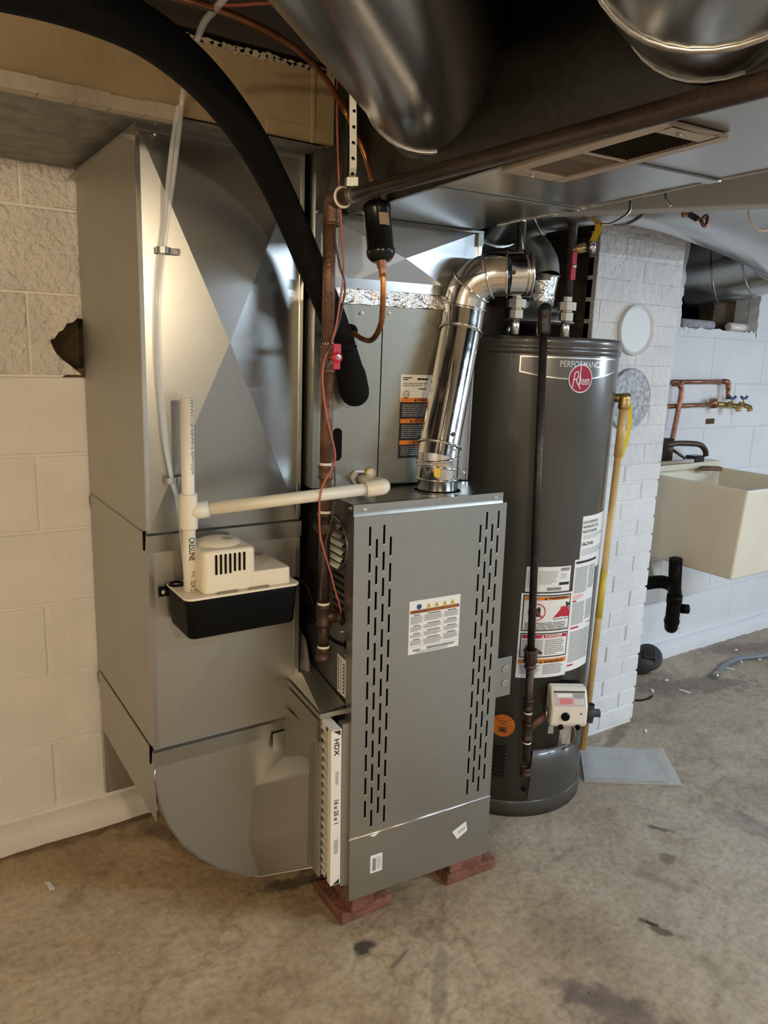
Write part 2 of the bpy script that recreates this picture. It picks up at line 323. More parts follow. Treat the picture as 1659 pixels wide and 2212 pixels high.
# ================================================================== THE ROOM
YW = .747; mat('bare_wall', (.16, .11, .08), 0, .9, .5, 9, .6, 50)
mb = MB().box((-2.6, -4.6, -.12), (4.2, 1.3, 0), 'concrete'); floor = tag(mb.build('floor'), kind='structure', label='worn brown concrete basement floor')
def blob(cx, cy, rx, ry, ang, n=26, jag=.3, seed=1):
    rnd = random.Random(seed); ca, sa = math.cos(ang), math.sin(ang); out = []
    for k in range(n):
        q = 1+jag*(rnd.random()-.5)*2; a = 2*PI*k/n; x, y = rx*q*math.cos(a), ry*q*math.sin(a)
        out.append((cx+x*ca-y*sa, cy+x*sa+y*ca))
    return out
# back wall: mortar core with two broken-out holes, blocks as children
H1 = (-.474, 1.308, -.30, 1.44); H2 = (2.057, 1.53, 2.64, 1.97); YC = YW+.005
def minus(r, hs):
    out = [r]
    for a0, b0, a1, b1 in hs:
        nx = []
        for x0, z0, x1, z1 in out:
            if a1 <= x0 or a0 >= x1 or b1 <= z0 or b0 >= z1: nx.append((x0, z0, x1, z1)); continue
            if a0 > x0: nx.append((x0, z0, a0, z1))
            if a1 < x1: nx.append((a1, z0, x1, z1))
            m0, m1 = max(x0, a0), min(x1, a1)
            if b0 > z0: nx.append((m0, z0, m1, b0))
            if b1 < z1: nx.append((m0, b1, m1, z1))
        out = nx
    return out
mb = MB()
for x0, z0, x1, z1 in minus((-2.6, 0, .5, 2.25), (H1,))+minus((.5, 0, 4.2, 2.25), (H2,)): mb.box((x0, YC, z0), (x1, YC+.2, z1), 'paint_warm_lit' if x1 < 1 else 'paint_cool_lit')
mb.box((.42, YW-.002, 0), (1.075, YC+.01, 2.2), 'bare_wall')
mb.box((H1[0]-.05, YC+.06, H1[1]-.05), (H1[2]+.05, YC+.2, H1[3]+.05), 'cavity')
mb.box((H2[0]-.1, YC+.5, H2[1]-.1), (H2[2]+.2, YC+.52, H2[3]+.1), 'dark_void')
mb.box((H2[0]-.1, YC+.2, H2[1]-.04), (H2[2]+.2, YC+.5, H2[1]-.02), 'cavity'); mb.box((H2[0]-.12, YC+.2, H2[1]-.1), (H2[0]-.1, YC+.5, H2[3]+.1), 'dark_void'); mb.box((H2[2]+.2, YC+.2, H2[1]-.1), (H2[2]+.22, YC+.5, H2[3]+.1), 'cavity')
mb.box((H2[2]-.17, YC+.12, H2[1]), (H2[2]+.05, YC+.2, H2[3]), 'cavity')
wall_back = tag(mb.build('wall_back'), kind='structure', label='white painted concrete block wall behind the ducts and the sink')
rnd = random.Random(3)
def jag_rect(x0, z0, x1, z1, hole, amt):     # outline with broken edge where it meets the hole
    def edge(a, b, on, n=9):
        return [(a[0]+(b[0]-a[0])*k/n+(rnd.uniform(-amt, amt) if on and k else 0), a[1]+(b[1]-a[1])*k/n+(rnd.uniform(-amt, amt) if on and k else 0)) for k in range(n)] if on else [a]
    e = 1e-4; T = lambda p, q: abs(p-q) < .008
    hx0, hz0, hx1, hz1 = hole
    ov_x = x1 > hx0+e and x0 < hx1-e; ov_z = z1 > hz0+e and z0 < hz1-e
    return (edge((x0, z0), (x1, z0), T(z0, hz1) and ov_x)+edge((x1, z0), (x1, z1), T(x1, hx0) and ov_z)
            +edge((x1, z1), (x0, z1), T(z1, hz0) and ov_x)+edge((x0, z1), (x0, z0), T(x0, hx1) and ov_z))
nb = 0
for k in range(-1, 9):
    z0, z1 = .2763+.2032*k+.003, .2763+.2032*(k+1)-.003; off = -.522+(0 if k % 2 else .203)
    for i in range(-6, 12):
        x0, x1 = off+.4064*i+.003, off+.4064*(i+1)-.003
        if x0 > .5: x0, x1, z0_, z1_ = x0-.0022, x1+.0022, z0-.0018, z1+.0018
        else: z0_, z1_ = z0, z1
        if x1 < -1.9 or x0 > 4.15 or (x0 > -.1 and x1 < 1.2): continue
        hs = [h for h in (H1, H2) if x1 > h[0] and x0 < h[2] and z1 > h[1] and z0 < h[3]]
        mt = 'paint_rough' if (k >= 5 and x0 < .2) else ('paint_warm_lit' if x0 < .5 else 'paint_cool_lit')
        if not hs:
            d = rnd.uniform(-.0015, .0015); b = MB().box((x0, YW+d*(1 if x0 < .5 else .5), z0_), (x1, YW+.03, z1_), mt).build('block', None, wall_back, bevel=.005 if x0 < .5 else .003)
        else:
            h = hs[0]
            if h is H1:
                P = [(x0, z0), (-.40, z0), (-.405, 1.300), (-.425, 1.318), (-.448, 1.335), (-.462, 1.352), (-.470, 1.372), (-.474, 1.382), (-.462, 1.386), (-.452, 1.402), (-.440, 1.409), (-.431, 1.424), (-.417, 1.428), (-.405, 1.439), (-.385, 1.437), (-.365, 1.445), (-.33, 1.44), (-.30, 1.438), (-.30, z1), (x0, z1)]
                MB().prism(P, (0, YW, 0), (1, 0, 0), (0, 0, 1), (0, .035, 0), mt).build('block', None, wall_back, bevel=.003)
                MB().prism([(-.30, z0), (x1, z0), (x1, z1), (-.30, z1)], (0, YW, 0), (1, 0, 0), (0, 0, 1), (0, .035, 0), mt).build('block', None, wall_back)
                MB().prism(blob(-.40, 1.298, .045, .012, .1, 14, .4, 5), (0, YW+.004, 0), (1, 0, 0), (0, 0, 1), (0, .02, 0), 'cavity').build('broken_mortar', None, wall_back)
            else:
                for q in minus((x0, z0, x1, z1), (h,)):
                    MB().prism(jag_rect(*q, h, .011), (0, YW, 0), (1, 0, 0), (0, 0, 1), (0, .05, 0), mt).build('block', None, wall_back)
# base ledge of the block wall
def ledge(x0, x1, mt, seed):
    r_ = random.Random(seed); n = int((x1-x0)/.035)
    xs = [x0+(x1-x0)*k/n for k in range(n+1)]; vs = []
    for x in xs:
        w_ = .035+.008*r_.random(); vs += [(x, YW-w_-.004, 0), (x, YW-w_, .035), (x, YW-w_+.01, .056+.008*r_.random()), (x, YW+.01, .066)]
    f = [(i*4+j, i*4+j+4, i*4+j+5, i*4+j+1) for i in range(n) for j in range(3)]+[(0, 1, 2, 3), (n*4+3, n*4+2, n*4+1, n*4)]
    return MB().add(vs, f, mt, True)
tag(ledge(-1.9, -.25, 'paint_warm_lit', 2).build('baseboard_back'), kind='structure', label='painted mortar ledge along the foot of the block wall')
tag(ledge(1.52, 4.1, 'paint_cool_lit', 4).build('baseboard_back'), kind='structure', label='painted mortar ledge under the sink')
# chimney of painted brick
CX0, CX1, CY0 = 1.078, 1.505, .359
wc = tag(MB().box((CX0+.006, CY0+.005, 0), (CX1-.005, YW+.02, 2.2), 'brick_paint').box((CX0+.004, CY0+.012, 0), (CX0+.02, YW, 2.2), 'bare_brick').build('wall_chimney'), kind='structure', label='white painted brick chimney breast behind the water heater')
rb = random.Random(11); zl = .0803-.0677*2
shared = {}
for k in range(0, 33):
    z0 = max(0, zl+.0677*k+.0035); z1 = zl+.0677*(k+1)-.0035
    if z1 < .02 or z0 > 2.15: continue
    x = CX1; L = .2 if k % 2 else .1
    while x > CX0+.02:
        xl = max(CX0, x-L+.007)
        d = rb.uniform(-.002, .002); rough = z0 > 1.03
        mt = 'parged' if rough else 'brick_paint'
        e = .0036 if rough else 0; d *= .5 if rough else 1
        MB().box((xl-2*e*(xl > CX0+.01), CY0+d, z0-e), (x, CY0+.04, z1+e), mt).build('brick', None, wc, bevel=.0025 if rough else .004)
        x = x-L; L = .2
    # bare side of the chimney, facing the water heater
    y = CY0+.014; L = .1 if k % 2 else .2
    while y < YW-.03:
        y1 = min(YW-.005, y+L-.008)
        MB().box((CX0, y, z0), (CX0+.03, y1, z1), 'bare_brick').build('brick', None, wc, bevel=.003); y += L; L = .2
# rest of the room, seen only in reflections
tag(MB().box((-2.7, -4.7, 0), (-2.6, 1., 2.25), 'paint_warm_lit').build('wall_left'), kind='structure')
tag(MB().box((4.2, -4.7, 0), (4.3, 1., .9), 'paint_cool_lit').box((4.2, -4.7, 2.0), (4.3, 1., 2.25), 'paint_cool_lit').box((4.2, -4.7, .9), (4.3, -2.2, 2.0), 'paint_cool_lit').box((4.2, -1., .9), (4.3, 1., 2.0), 'paint_cool_lit').build('wall_right'), kind='structure')
tag(MB().box((-2.6, -4.7, 0), (4.2, -4.6, 2.25), 'paint_warm_lit').build('wall_front'), kind='structure')
mat('added_glow', (.72, .86, 1.), 0, .3, emit=2.5)
w1 = tag(MB().box((4.18, -2.2, .9), (4.24, -2.14, 2.)).box((4.18, -1.06, .9), (4.24, -1., 2.)).box((4.18, -2.14, .9), (4.24, -1.06, .96)).box((4.18, -2.14, 1.94), (4.24, -1.06, 2.)).box((4.18, -1.62, .96), (4.24, -1.58, 1.94)).build('added_window_1', 'paint_cool_lit'), kind='structure')  # unseen window, added with a glowing pane to bring cool light
MB().box((4.22, -2.14, .96), (4.225, -1.06, 1.94), 'added_glow').build('added_pane', None, w1)
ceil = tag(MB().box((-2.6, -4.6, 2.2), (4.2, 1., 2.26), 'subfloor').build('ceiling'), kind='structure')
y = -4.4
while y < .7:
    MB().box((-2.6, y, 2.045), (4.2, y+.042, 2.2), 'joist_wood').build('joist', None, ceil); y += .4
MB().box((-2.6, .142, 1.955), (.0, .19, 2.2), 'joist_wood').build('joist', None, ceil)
# bulb and shop light that light the room (out of the frame)
mat('bulb_glass', (1, .8, .55), 0, .3, emit=6.); mat('tube_glow', (.8, .9, 1), 0, .3, emit=5.)
for WL, lb in ((WARM, 'warm bare bulb hanging on a cord behind the viewer'), (WARM2, 'warm bare bulb hanging on a cord near the end wall')):
    t = thing('light_bulb', lb, 'lamp', (WL[0], WL[1], WL[2]))
    MB().tube([(WL[0], WL[1], 2.2), (WL[0], WL[1], WL[2]+.16)], .004, 8, 'black').build('cord', None, t)
    MB().lathe((WL[0], WL[1], WL[2]+.17), (0, 0, -1), [(0, .004), (.01, .02), (.06, .022), (.062, .012)], 20, 'white_plastic').build('socket', None, t)
    MB().lathe((WL[0], WL[1], WL[2]+.11), (0, 0, -1), [(0, .014), (.01, .016), (.03, .024), (.04, .026), (.05, .022), (.055, .001)], 18, 'bulb_glass').build('glass', None, t)
t = thing('shop_light', 'cool white tube shop light hung under the joists', 'lamp', (COOL[0], COOL[1], 2.0))
MB().box((COOL[0]-.6, COOL[1]-.06, 1.985), (COOL[0]+.6, COOL[1]+.06, 2.0), 'grey_paint').build('housing', None, t)
for s_ in (-1, 1): MB().tube([(COOL[0]-.58, COOL[1]+.03*s_, 1.972), (COOL[0]+.58, COOL[1]+.03*s_, 1.972)], .010, 12, 'tube_glow').build('tube', None, t)
# ================================================================== RETURN AIR SIDE
# tan painted boxed trunk along the ceiling
t = thing('return_air_duct', 'tan painted boxed return duct running along under the joists', 'duct', (-1.2, .4, 1.8))
MB().box((-2.5, .14, 1.803), (-.005, .15, 1.94), 'tan_paint').box((-.015, .15, 1.803), (-.005, .74, 1.94), 'tan_paint').box((-2.5, .15, 1.93), (-.015, .74, 1.94), 'tan_paint').build('side_panel', None, t)
MB().box((-2.5, .16, 1.797), (-.02, .74, 1.803), 'old_galv').build('bottom_panel', None, t)
ys = [(-2.5+.06*k, .012+.005*random.random()) for k in range(36)]
mb = MB()
for k in range(36):
    mb.box((ys[k][0], .14-ys[k][1]*.4, 1.790), (ys[k][0]+.061, .165, 1.812+.004*random.random()), 'tan_edge')
mb.build('edge_strip', None, t)
MB().box((-.02-.14, .137, 1.803), (-.005, .141, 1.83), 'tan_paint').box((-.06, .136, 1.80), (-.05, .141, 1.94), 'tan_paint').build('corner_board', None, t, bevel=.002)
for k in range(22):
    x = -.36+.016*k; MB().prism(blob(x, 1.938, .012, .005+.003*random.random(), random.uniform(-.3, .3), 9, .4, k), (0, .137, 0), (1, 0, 0), (0, 0, 1), (0, .012, 0), 'tan_edge').build('plaster_lump', None, t)
# return drop
X0, X1, YF, ZT, Z1, Z2 = -.395, -.036, .215, 1.796, .987, .482
t = thing('return_drop', 'tall galvanised return air duct with cross-broken front panel', 'duct', ((X0+X1)/2, .45, .45))
def xpanel(name, z0, z1, out, mt='galv'):
    c = ((X0+X1)/2, YF-out, (z0+z1)/2)
    v = [(X0, YF, z0), (X1, YF, z0), (X1, YF, z1), (X0, YF, z1), c]
    return MB().add(v, [(0, 1, 4), (1, 2, 4), (2, 3, 4), (3, 0, 4)], mt).build(name, None, t)
xpanel('front_panel', Z1, ZT, .021); xpanel('front_panel', Z2, Z1, .006, 'galv_mid')
def side(name, z0, z1, x, mt='galv_dull'):
    return MB().box((x-.0006, YF+.001, z0), (x+.0006, YW-.008, z1), mt).build(name, None, t)
side('side_panel', Z1, ZT, X0); side('side_panel', Z2, Z1, X0); side('side_panel', Z1, ZT, X1); side('side_panel', Z2, Z1, X1)
MB().box((X0, YW-.012, Z2), (X1, YW-.009, ZT), 'galv_dull').build('back_panel', None, t)
for x, s_ in ((X0, 1), (X1, -1)):     # standing corner seams
    MB().box((x-.002*s_, YF-.003, Z1+.005), (x+.006*s_, YF+.004, ZT), 'galv_bright').build('corner_seam', None, t)
    MB().box((x-.002*s_, YF-.003, Z2+.005), (x+.010*s_, YF+.003, Z1-.045), 'galv').build('corner_seam', None, t)
for z in (Z1, Z2):                     # drive and S cleats
    MB().add([(X0-.004, YF-.004, z-.042), (X1+.004, YF-.004, z-.042), (X1+.004, YF-.007, z-.004), (X0-.004, YF-.007, z-.004), (X1+.004, YF, z), (X0-.004, YF, z)], [(0, 1, 2, 3), (3, 2, 4, 5)], 'galv').add([(X0-.004, YF-.004, z-.042), (X0-.004, YF-.007, z-.004), (X0-.004, YF, z), (X0-.004, YF+.01, z-.042)], [(0, 1, 2, 3)], 'galv').build('cleat', None, t)
    MB().box((X0-.004, YF+.02, z-.036), (X0-.0005, YW-.02, z-.003), 'galv_dull').box((X0-.006, YF+.014, z-.040), (X0-.001, YF+.02, z+.002), 'black').build('drive_cleat', None, t)
    MB().lathe((X0-.001, YW-.03, z-.02), (-1, 0, 0), [(0, .016), (.004, .015)], 16, 'galv_dull').build('cleat_tab', None, t)
MB().box((X0-.02, YF+.02, ZT-.028), (X0+.0, YW-.02, ZT-.02), 'galv_dull').build('top_flange', None, t)
MB().box((X0, YF-.004, ZT-.012), (X1, YF+.004, ZT+.006), 'galv').build('top_flange', None, t)
for u, v in ((335, 265), (335, 290)): MB().screw(at(u, v, 'Y', YF-.004), (0, -1, 0), .003).build('screw', None, t)
# radius boot that turns the return into the furnace
t = thing('return_boot', 'rounded galvanised elbow boot at the foot of the return duct', 'duct', (-.25, .45, .03))
zt = Z2-.042
RX = -.070
arc = [(X0, zt)]
for u, v in ((334, 1690), (345, 1740), (365, 1785), (395, 1825), (430, 1852), (475, 1877), (525, 1890), (560, 1893)):
    P = at(u, v, 'Y', YF); arc.append((P.x, P.z))
zD = arc[-1][1]
def lerp_tab(tab, z):       # table of (x, z), z falling
    for (xa, za), (xb, zb_) in zip(tab, tab[1:]):
        if za >= z >= zb_: return xa+(xb-xa)*(za-z)/(za-zb_) if za > zb_ else xa
    return tab[-1][0]
A_, E_ = at(646, 1602, 'Y', YF), at(548, 1700, 'Y', YF)
crease = [(X1, zt), (A_.x, A_.z), (E_.x, E_.z), (arc[-1][0]-.03, .16), (arc[-1][0], zD)]
Bp = (RX+.006, .053, at(690, 1592, 'Y', .053).z); Cp = (RX+.006, .053, at(690, 1868, 'Y', .053).z)
zs = sorted(set([zt+(zD-zt)*k/36 for k in range(37)]+[A_.z, E_.z]), reverse=True); mb = MB(); vs = []
for z in zs: vs += [(lerp_tab(arc, z), YF, z), (lerp_tab(crease, z), YF, z)]
mb.add(vs, [(2*i, 2*i+1, 2*i+3, 2*i+2) for i in range(len(zs)-1)], 'galv_mid').build('front_panel', None, t)
mb = MB(); vs = []; zz = [z for z in zs if z <= A_.z+1e-6]
for z in zz:
    f = (z-zD)/(A_.z-zD); P0 = V((lerp_tab(crease, z), YF, z)); P1_ = V((Bp[0], Bp[1], Cp[2]+(Bp[2]-Cp[2])*f))
    vs += [P0+(P1_-P0)*q for q in (0, .5, 1)]
mb.add(vs, [(3*i+q, 3*i+q+1, 3*i+q+4, 3*i+q+3) for i in range(len(zz)-1) for q in (0, 1)], 'galv_mid', True).build('flared_panel', None, t)
top_r = V(Bp); arc3 = [V((x, YF, z)) for x, z in arc]+[V(Cp)]; n = len(arc3)
vs = []
for q in arc3: vs += [q, V((q.x, YW-.03, q.z))]
MB().add(vs, [(2*i, 2*i+1, 2*i+3, 2*i+2) for i in range(n-1)], 'galv_dull', True).build('heel_sheet', None, t)
MB().box((X0-.0006, YF, .30), (X0+.0006, YW-.03, zt), 'galv_dull').build('side_panel', None, t)
MB().box((X0, YW-.035, .1), (RX, YW-.03, zt), 'galv_dull').build('back_panel', None, t)
MB().tube([q+V((0, -.001, 0)) for q in arc3], .0022, 6, 'galv').build('heel_seam', None, t)
MB().box((X1-.07, YF-.012, zt-.035), (X1+.003, YF-.010, zt+.01), 'galv').build('throat_tab', None, t)
MB().box((RX-.014, .050, Cp[2]+.01), (RX+.006, .054, top_r.z-.01), 'galv').box((RX-.001, .03, Cp[2]), (RX+.008, .7, top_r.z), 'galv_dull').build('collar', None, t)
for u, v in ((683, 1632), (677, 1733), (676, 1850)): MB().screw(at(u, v, 'Y', .070), (-.3, -1, 0), .003).build('screw', None, t)
# ================================================================== FURNACE
FM = Matrix.Translation((0, 0, .085)) @ Matrix.Rotation(-.0894, 4, 'Z') @ Matrix.Rotation(-.0153, 4, 'Y')
FWD, FH, FD = .398, .974, .70
fur = thing('furnace', 'galvanised steel gas furnace with slotted front door', 'furnace', Mx=FM)
def L(mb, name, parent=fur, **k): return mb.build(name, None, parent, local=True, **k)
T_ = .002
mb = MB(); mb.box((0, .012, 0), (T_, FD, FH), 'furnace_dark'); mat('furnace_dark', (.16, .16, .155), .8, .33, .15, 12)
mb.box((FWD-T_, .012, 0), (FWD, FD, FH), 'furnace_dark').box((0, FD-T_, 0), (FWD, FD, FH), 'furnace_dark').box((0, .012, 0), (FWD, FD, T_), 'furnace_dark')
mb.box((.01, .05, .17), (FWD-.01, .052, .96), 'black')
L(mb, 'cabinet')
mb = MB()
hx, hy = .262, .082; hr = .058
ring = [(hx+hr*math.cos(2*PI*k/32), hy+hr*math.sin(2*PI*k/32)) for k in range(32)]
sq = []
for k in range(32):
    a = 2*PI*k/32; dx, dy = math.cos(a), math.sin(a)
    tx = ((FWD+.0-hx)/dx if dx > 0 else (0-hx)/dx) if abs(dx) > 1e-6 else 9; tyy = ((FD-hy)/dy if dy > 0 else (.0-hy)/dy) if abs(dy) > 1e-6 else 9
    tt = min(tx, tyy); sq.append((hx+dx*tt, hy+dy*tt))
mb.add([(a, b, FH) for a, b in ring]+[(a, b, FH) for a, b in sq], [(k, (k+1) % 32, 32+(k+1) % 32, 32+k) for k in range(32)], 'galv')
for cx_, cy_ in ((0, 0), (FWD, 0), (0, FD), (FWD, FD)):
    ks = [k for k in range(32)]; k = min(ks, key=lambda q: (sq[q][0]-cx_)**2+(sq[q][1]-cy_)**2)
    for d in (-1, 1): mb.add([(*sq[k], FH), (*sq[(k+d) % 32], FH), (cx_, cy_, FH)], [(0, 1, 2)], 'galv')
mb.box((0, -.001, FH-.032), (FWD, .012, FH), 'furnace_steel').box((0, 0, FH-.03), (T_, .05, FH), 'furnace_steel')
L(mb, 'top_pan')
for x in (.028, FWD-.02): L(MB().screw((x, -.001, FH-.012), (0, -1, 0), .003), 'screw')
for u, v in ((757, 1098), (722, 1107), (739, 1365), (747, 1416), (705, 1503)):
    P = loc_at(u, v, FM, 'X', 0); L(MB().screw((0, P.y, P.z), (-1, 0, 0), .003), 'screw')
# slotted door
DZ0, DZ1 = .168, FH-.024; SL, SP, SWD = .0455, .0606, .0052
cols = [(.0353, .9255), (.0524, .8965), (.0701, .9265), (.0872, .8985), (.3285, .9025), (.3456, .9325), (.3625, .9018), (.3795, .9325)]
cols.sort(); mb = MB(); xprev = -.004; y0, y1 = -.012, -.010
for xc, zt0 in cols:
    a, b = xc-SWD/2, xc+SWD/2
    mb.box((xprev, y0, DZ0), (a, y1, DZ1), 'furnace_steel'); z = DZ1
    for i in range(12):
        ztop = zt0-SP*i; mb.box((a, y0, ztop), (b, y1, z), 'furnace_steel'); z = ztop-SL
        mb.add([(a-.0006, y0-.0012, z+.003), (b+.0006, y0-.0012, z+.003), (b+.0006, y0-.0004, z-.002), (a-.0006, y0-.0004, z-.002), (a, y1, z+.0005), (b, y1, z+.0005)], [(0, 1, 2, 3), (0, 1, 5, 4)], 'steel_bright')
    mb.box((a, y0, DZ0), (b, y1, z), 'furnace_steel'); xprev = b
mb.box((xprev, y0, DZ0), (FWD+.004, y1, DZ1), 'furnace_steel')
mb.box((-.004, y1, DZ0), (-.0025, .02, DZ1), 'furnace_steel').box((FWD+.0025, y1, DZ0), (FWD+.004, .02, DZ1), 'furnace_steel').box((-.004, y0, DZ1-.001), (FWD+.004, y1+.010, DZ1+.001), 'steel_bright')
door = L(mb, 'door')
L(MB().box((-.004, -.0135, 0), (FWD+.004, -.011, DZ0-.003), 'furnace_steel').box((-.004, -.011, 0), (-.0025, .02, DZ0-.003), 'furnace_steel').box((FWD+.0025, -.011, 0), (FWD+.004, .02, DZ0-.003), 'furnace_steel'), 'blower_door')
L(MB().tube([(-.006, -.012, DZ0-.002), (FWD+.006, -.012, DZ0-.002)], .0028, 8, 'steel_bright'), 'door_lip')
# labels on the door
def flab(x0, z0, y):
    return lambda u, v, h=0.001: (x0+u, y-h, z0+v)
def sticker(name, fn, rects, parent, texts=(), nu=1):
    mb = MB(); lab_rects(mb, rects, fn, nu)
    for (s_, size, u, v, mt, ax, bold, sx) in texts: mb.text(s_, size, (lambda a, b, u=u, v=v: fn(u+a, v+b, .0013)), mt, ax, bold, sx)
    return mb.build(name, None, parent, local=True)
W_, H_ = .140, .131
R_ = [(0, 0, W_, H_, 'white_label'), (.003, .100, W_-.003, .108, 'brown_ink')]
for a, b, rows in ((.004, .037, ((.074, .097), (.056, .071), (.041, .052), (.022, .037))), (.042, .092, ((.078, .097), (.060, .073), (.042, .056), (.020, .038))), (.097, .137, ((.080, .097), (.063, .075), (.046, .059), (.024, .042)))):
    for v0, v1 in rows: R_ += [(a+.008, v1-.0018, b-.008, v1, 'ink')]+para(a, v0, b, v1-.003, max(4, int((v1-v0)/.0024)), 'ink_grey')
R_ += [(.002, .0175, W_-.002, .0182, 'ink_grey'), (.0393, .019, .0398, .099, 'ink_light'), (.0943, .019, .0948, .099, 'ink_light')]+para(.05, .008, .13, .014, 2, 'ink', .1)+para(.02, .002, .12, .007, 2, 'ink_grey')+para(.012, .007, .035, .012, 2, 'ink')
st = sticker('warning_label', flab(.140, .608, y0), R_, door)
mb = MB()
for i, x in enumerate((.036, .058, .080, .102)):
    c = V((.140+x+.010, y0-.0013, .608+.1095)); mb.add([c, c+V((.012, 0, 0)), c+V((.006, 0, .0125))], [(0, 1, 2)], 'yellow'); c2 = c+V((.0045, -.0002, .003)); mb.add([c2, c2+V((.003, 0, 0)), c2+V((.0015, 0, .005))], [(0, 1, 2)], 'ink')
mb.lathe((.140+.026, y0-.0012, .608+.1155), (0, -1, 0), [(0, .0065), (.0002, .0001)], 20, 'blue'); mb.build('warning_symbols', None, st, local=True)
MB().text('WARNING', .0065, lambda a, b: (.140+.052+a, y0-.0016, .608+.1015+b), 'orange', 'LEFT', .01).text('AVERTISSEMENT', .0052, lambda a, b: (.140+.092+a, y0-.0016, .608+.102+b), 'orange', 'LEFT', .005).build('heading', None, st, local=True)
bd = [o for o in fur.children if o.name.startswith('blower_door')][0]
R_ = [(0, 0, .033, .049, 'white_label')]+[(.006, .006+k*.0019, .015, .006+k*.0019+(.0013 if k % 3 else .0007), 'ink') for k in range(18)]+para(.018, .008, .030, .042, 9, 'ink_light')
sticker('barcode_sticker', flab(.0515, .0575, -.0135), R_, bd)
mb = MB().add([(.2866, -.0140, .0985), (.3283, -.0140, .1172), (.3340, -.0140, .0884), (.3034, -.0140, .0722)], [(0, 1, 2, 3)], 'white_label').add([(.305, -.0143, .094), (.326, -.0143, .103), (.328, -.0143, .096), (.307, -.0143, .087)], [(0, 1, 2, 3)], 'ink_light')
mb.build('torn_sticker', None, bd, local=True)
MB().add([(.047, -.0155, DZ0-.004), (.078, -.0155, DZ0+.001), (.082, -.0155, DZ0+.004), (.060, -.0158, DZ0-.010)], [(0, 1, 2, 3)], 'white_label').build('torn_sticker', None, bd, local=True)
# furnace left side: louvre, holes, rating label
mb = MB()
for (a, b, c, d) in ((.10, .60, .03, .010),): pass
P = [loc_at(u, v, FM, 'X', 0) for u, v in ((728, 1115), (750, 1140), (752, 1165), (748, 1190), (738, 1202), (722, 1195), (715, 1170), (717, 1135))]
c = sum((q for q in P), V())/len(P)
mb.tube([(-.003, .095+.075*math.cos(2*PI*k/28), .87+.06*math.sin(2*PI*k/28)) for k in range(29)], .002, 6, 'galv', False)
L(mb, 'louvre_ring')
for k in range(6):
    z = .915-.018*k; w_ = .055*math.sqrt(max(.05, 1-((z-.87)/.06)**2)); L(MB().add([(-.001, .095-w_, z), (-.001, .095+w_, z), (-.010, .095+w_, z-.009), (-.010, .095-w_, z-.009)], [(0, 1, 2, 3)], 'furnace_steel').add([(-.0006, .095-w_, z-.012), (-.0006, .095+w_, z-.012), (-.001, .095+w_, z), (-.001, .095-w_, z)], [(0, 1, 2, 3)], 'black'), 'louvre')
for k in range(6):
    z = .795-.017*k; L(MB().box((-.0014, .045, z), (-.0002, .10, z+.007), 'black'), 'louvre_slot')
def hole(u, v, r):
    P = loc_at(u, v, FM, 'X', 0); L(MB().lathe((0, P.y, P.z), (-1, 0, 0), [(.0004, r), (.0008, .0002)], 16, 'dark_void').torus((-.0005, P.y, P.z), (1, 0, 0), r, .0015, 16, 6, 'black'), 'knockout'); return P
GH = hole(738, 1334, .017); WH = hole(749, 1394, .011)
a = loc_at(729, 1411, FM, 'X', 0); b = loc_at(748, 1510, FM, 'X', 0)
fn = lambda u, v, h=.001: (-h, a.y-u, b.z+v)
w_, h_ = a.y-b.y, a.z-b.z
sticker('rating_label', fn, [(0, 0, w_, h_, 'white_label')]+para(.005, .004, .012, h_-.004, 16, 'ink')+para(.018, .004, .024, h_-.004, 13, 'ink_grey')+para(.034, .006, .042, h_-.01, 9, 'ink'), fur)
# junction box on the far side
L(MB().box((FWD+.003, .02, .425), (FWD+.075, .07, .533), 'galv').lathe((FWD+.055, .019, .46), (0, -1, 0), [(0, .011), (.001, .011), (.0012, .009), (.0012, .0002)], 16, 'galv_dull').lathe((FWD+.055, .019, .50), (0, -1, 0), [(0, .011), (.001, .011), (.0012, .009), (.0012, .0002)], 16, 'galv_dull'), 'junction_box', bevel=.003)
# pavers under the furnace
def paver(px_pts, z0, z1, label, grp=None):
    P = [at(u, v, 'Z', z0) for u, v in px_pts]
    mb = MB().prism([(q.x, q.y) for q in P], (0, 0, z0), (1, 0, 0), (0, 1, 0), (0, 0, z1-z0), 'paver')
    return tag(mb.build('paver', bevel=.003), label, 'paver', grp)
paver(((738, 2001), (845, 1955), (800, 1900), (678, 1925)), .0, .030, 'flat red concrete paver on the floor under the filter end of the furnace')
paver(((760, 1974), (806, 1960), (806, 1905), (715, 1912)), .031, .086, 'red brick standing on the paver beneath the barcode sticker')
paver(((965, 1915), (1070, 1875), (1030, 1838), (925, 1868)), .0, .030, 'flat red concrete paver on the floor under the furnace beside the water heater')
paver(((970, 1888), (1040, 1868), (1040, 1820), (950, 1850)), .031, .090, 'red brick standing on the paver beneath the torn sticker')
# ================================================================== FILTER AND RACK
t = thing('filter_rack', 'galvanised filter rack between the boot and the furnace', 'filter rack', Mx=FM)
L(MB().box((-.068, .03, .06), (-.062, .62, .47), 'galv_dull').box((-.068, .03, .075), (-.06, .034, .47), 'galv'), 'outer_flange', t)
L(MB().box((-.022, -.002, .04), (-.002, .008, .45), 'galv_dull').box((-.022, -.004, .43), (-.003, .02, .465), 'galv_dull'), 'inner_flange', t)
L(MB().box((-.068, .02, .478), (-.004, .62, .49), 'galv_dull').add([(-.066, .02, .492), (-.066, .45, .505), (-.004, .45, .545), (-.004, .02, .50)], [(0, 1, 2, 3)], 'galv_dull'), 'top_rail', t)
L(MB().box((-.066, .04, .056), (-.004, .62, .06), 'galv_dull'), 'bottom_rail', t)
t = thing('air_filter', 'cardboard framed pleated air filter marked 16 x 25 x 1', 'filter', Mx=FM)
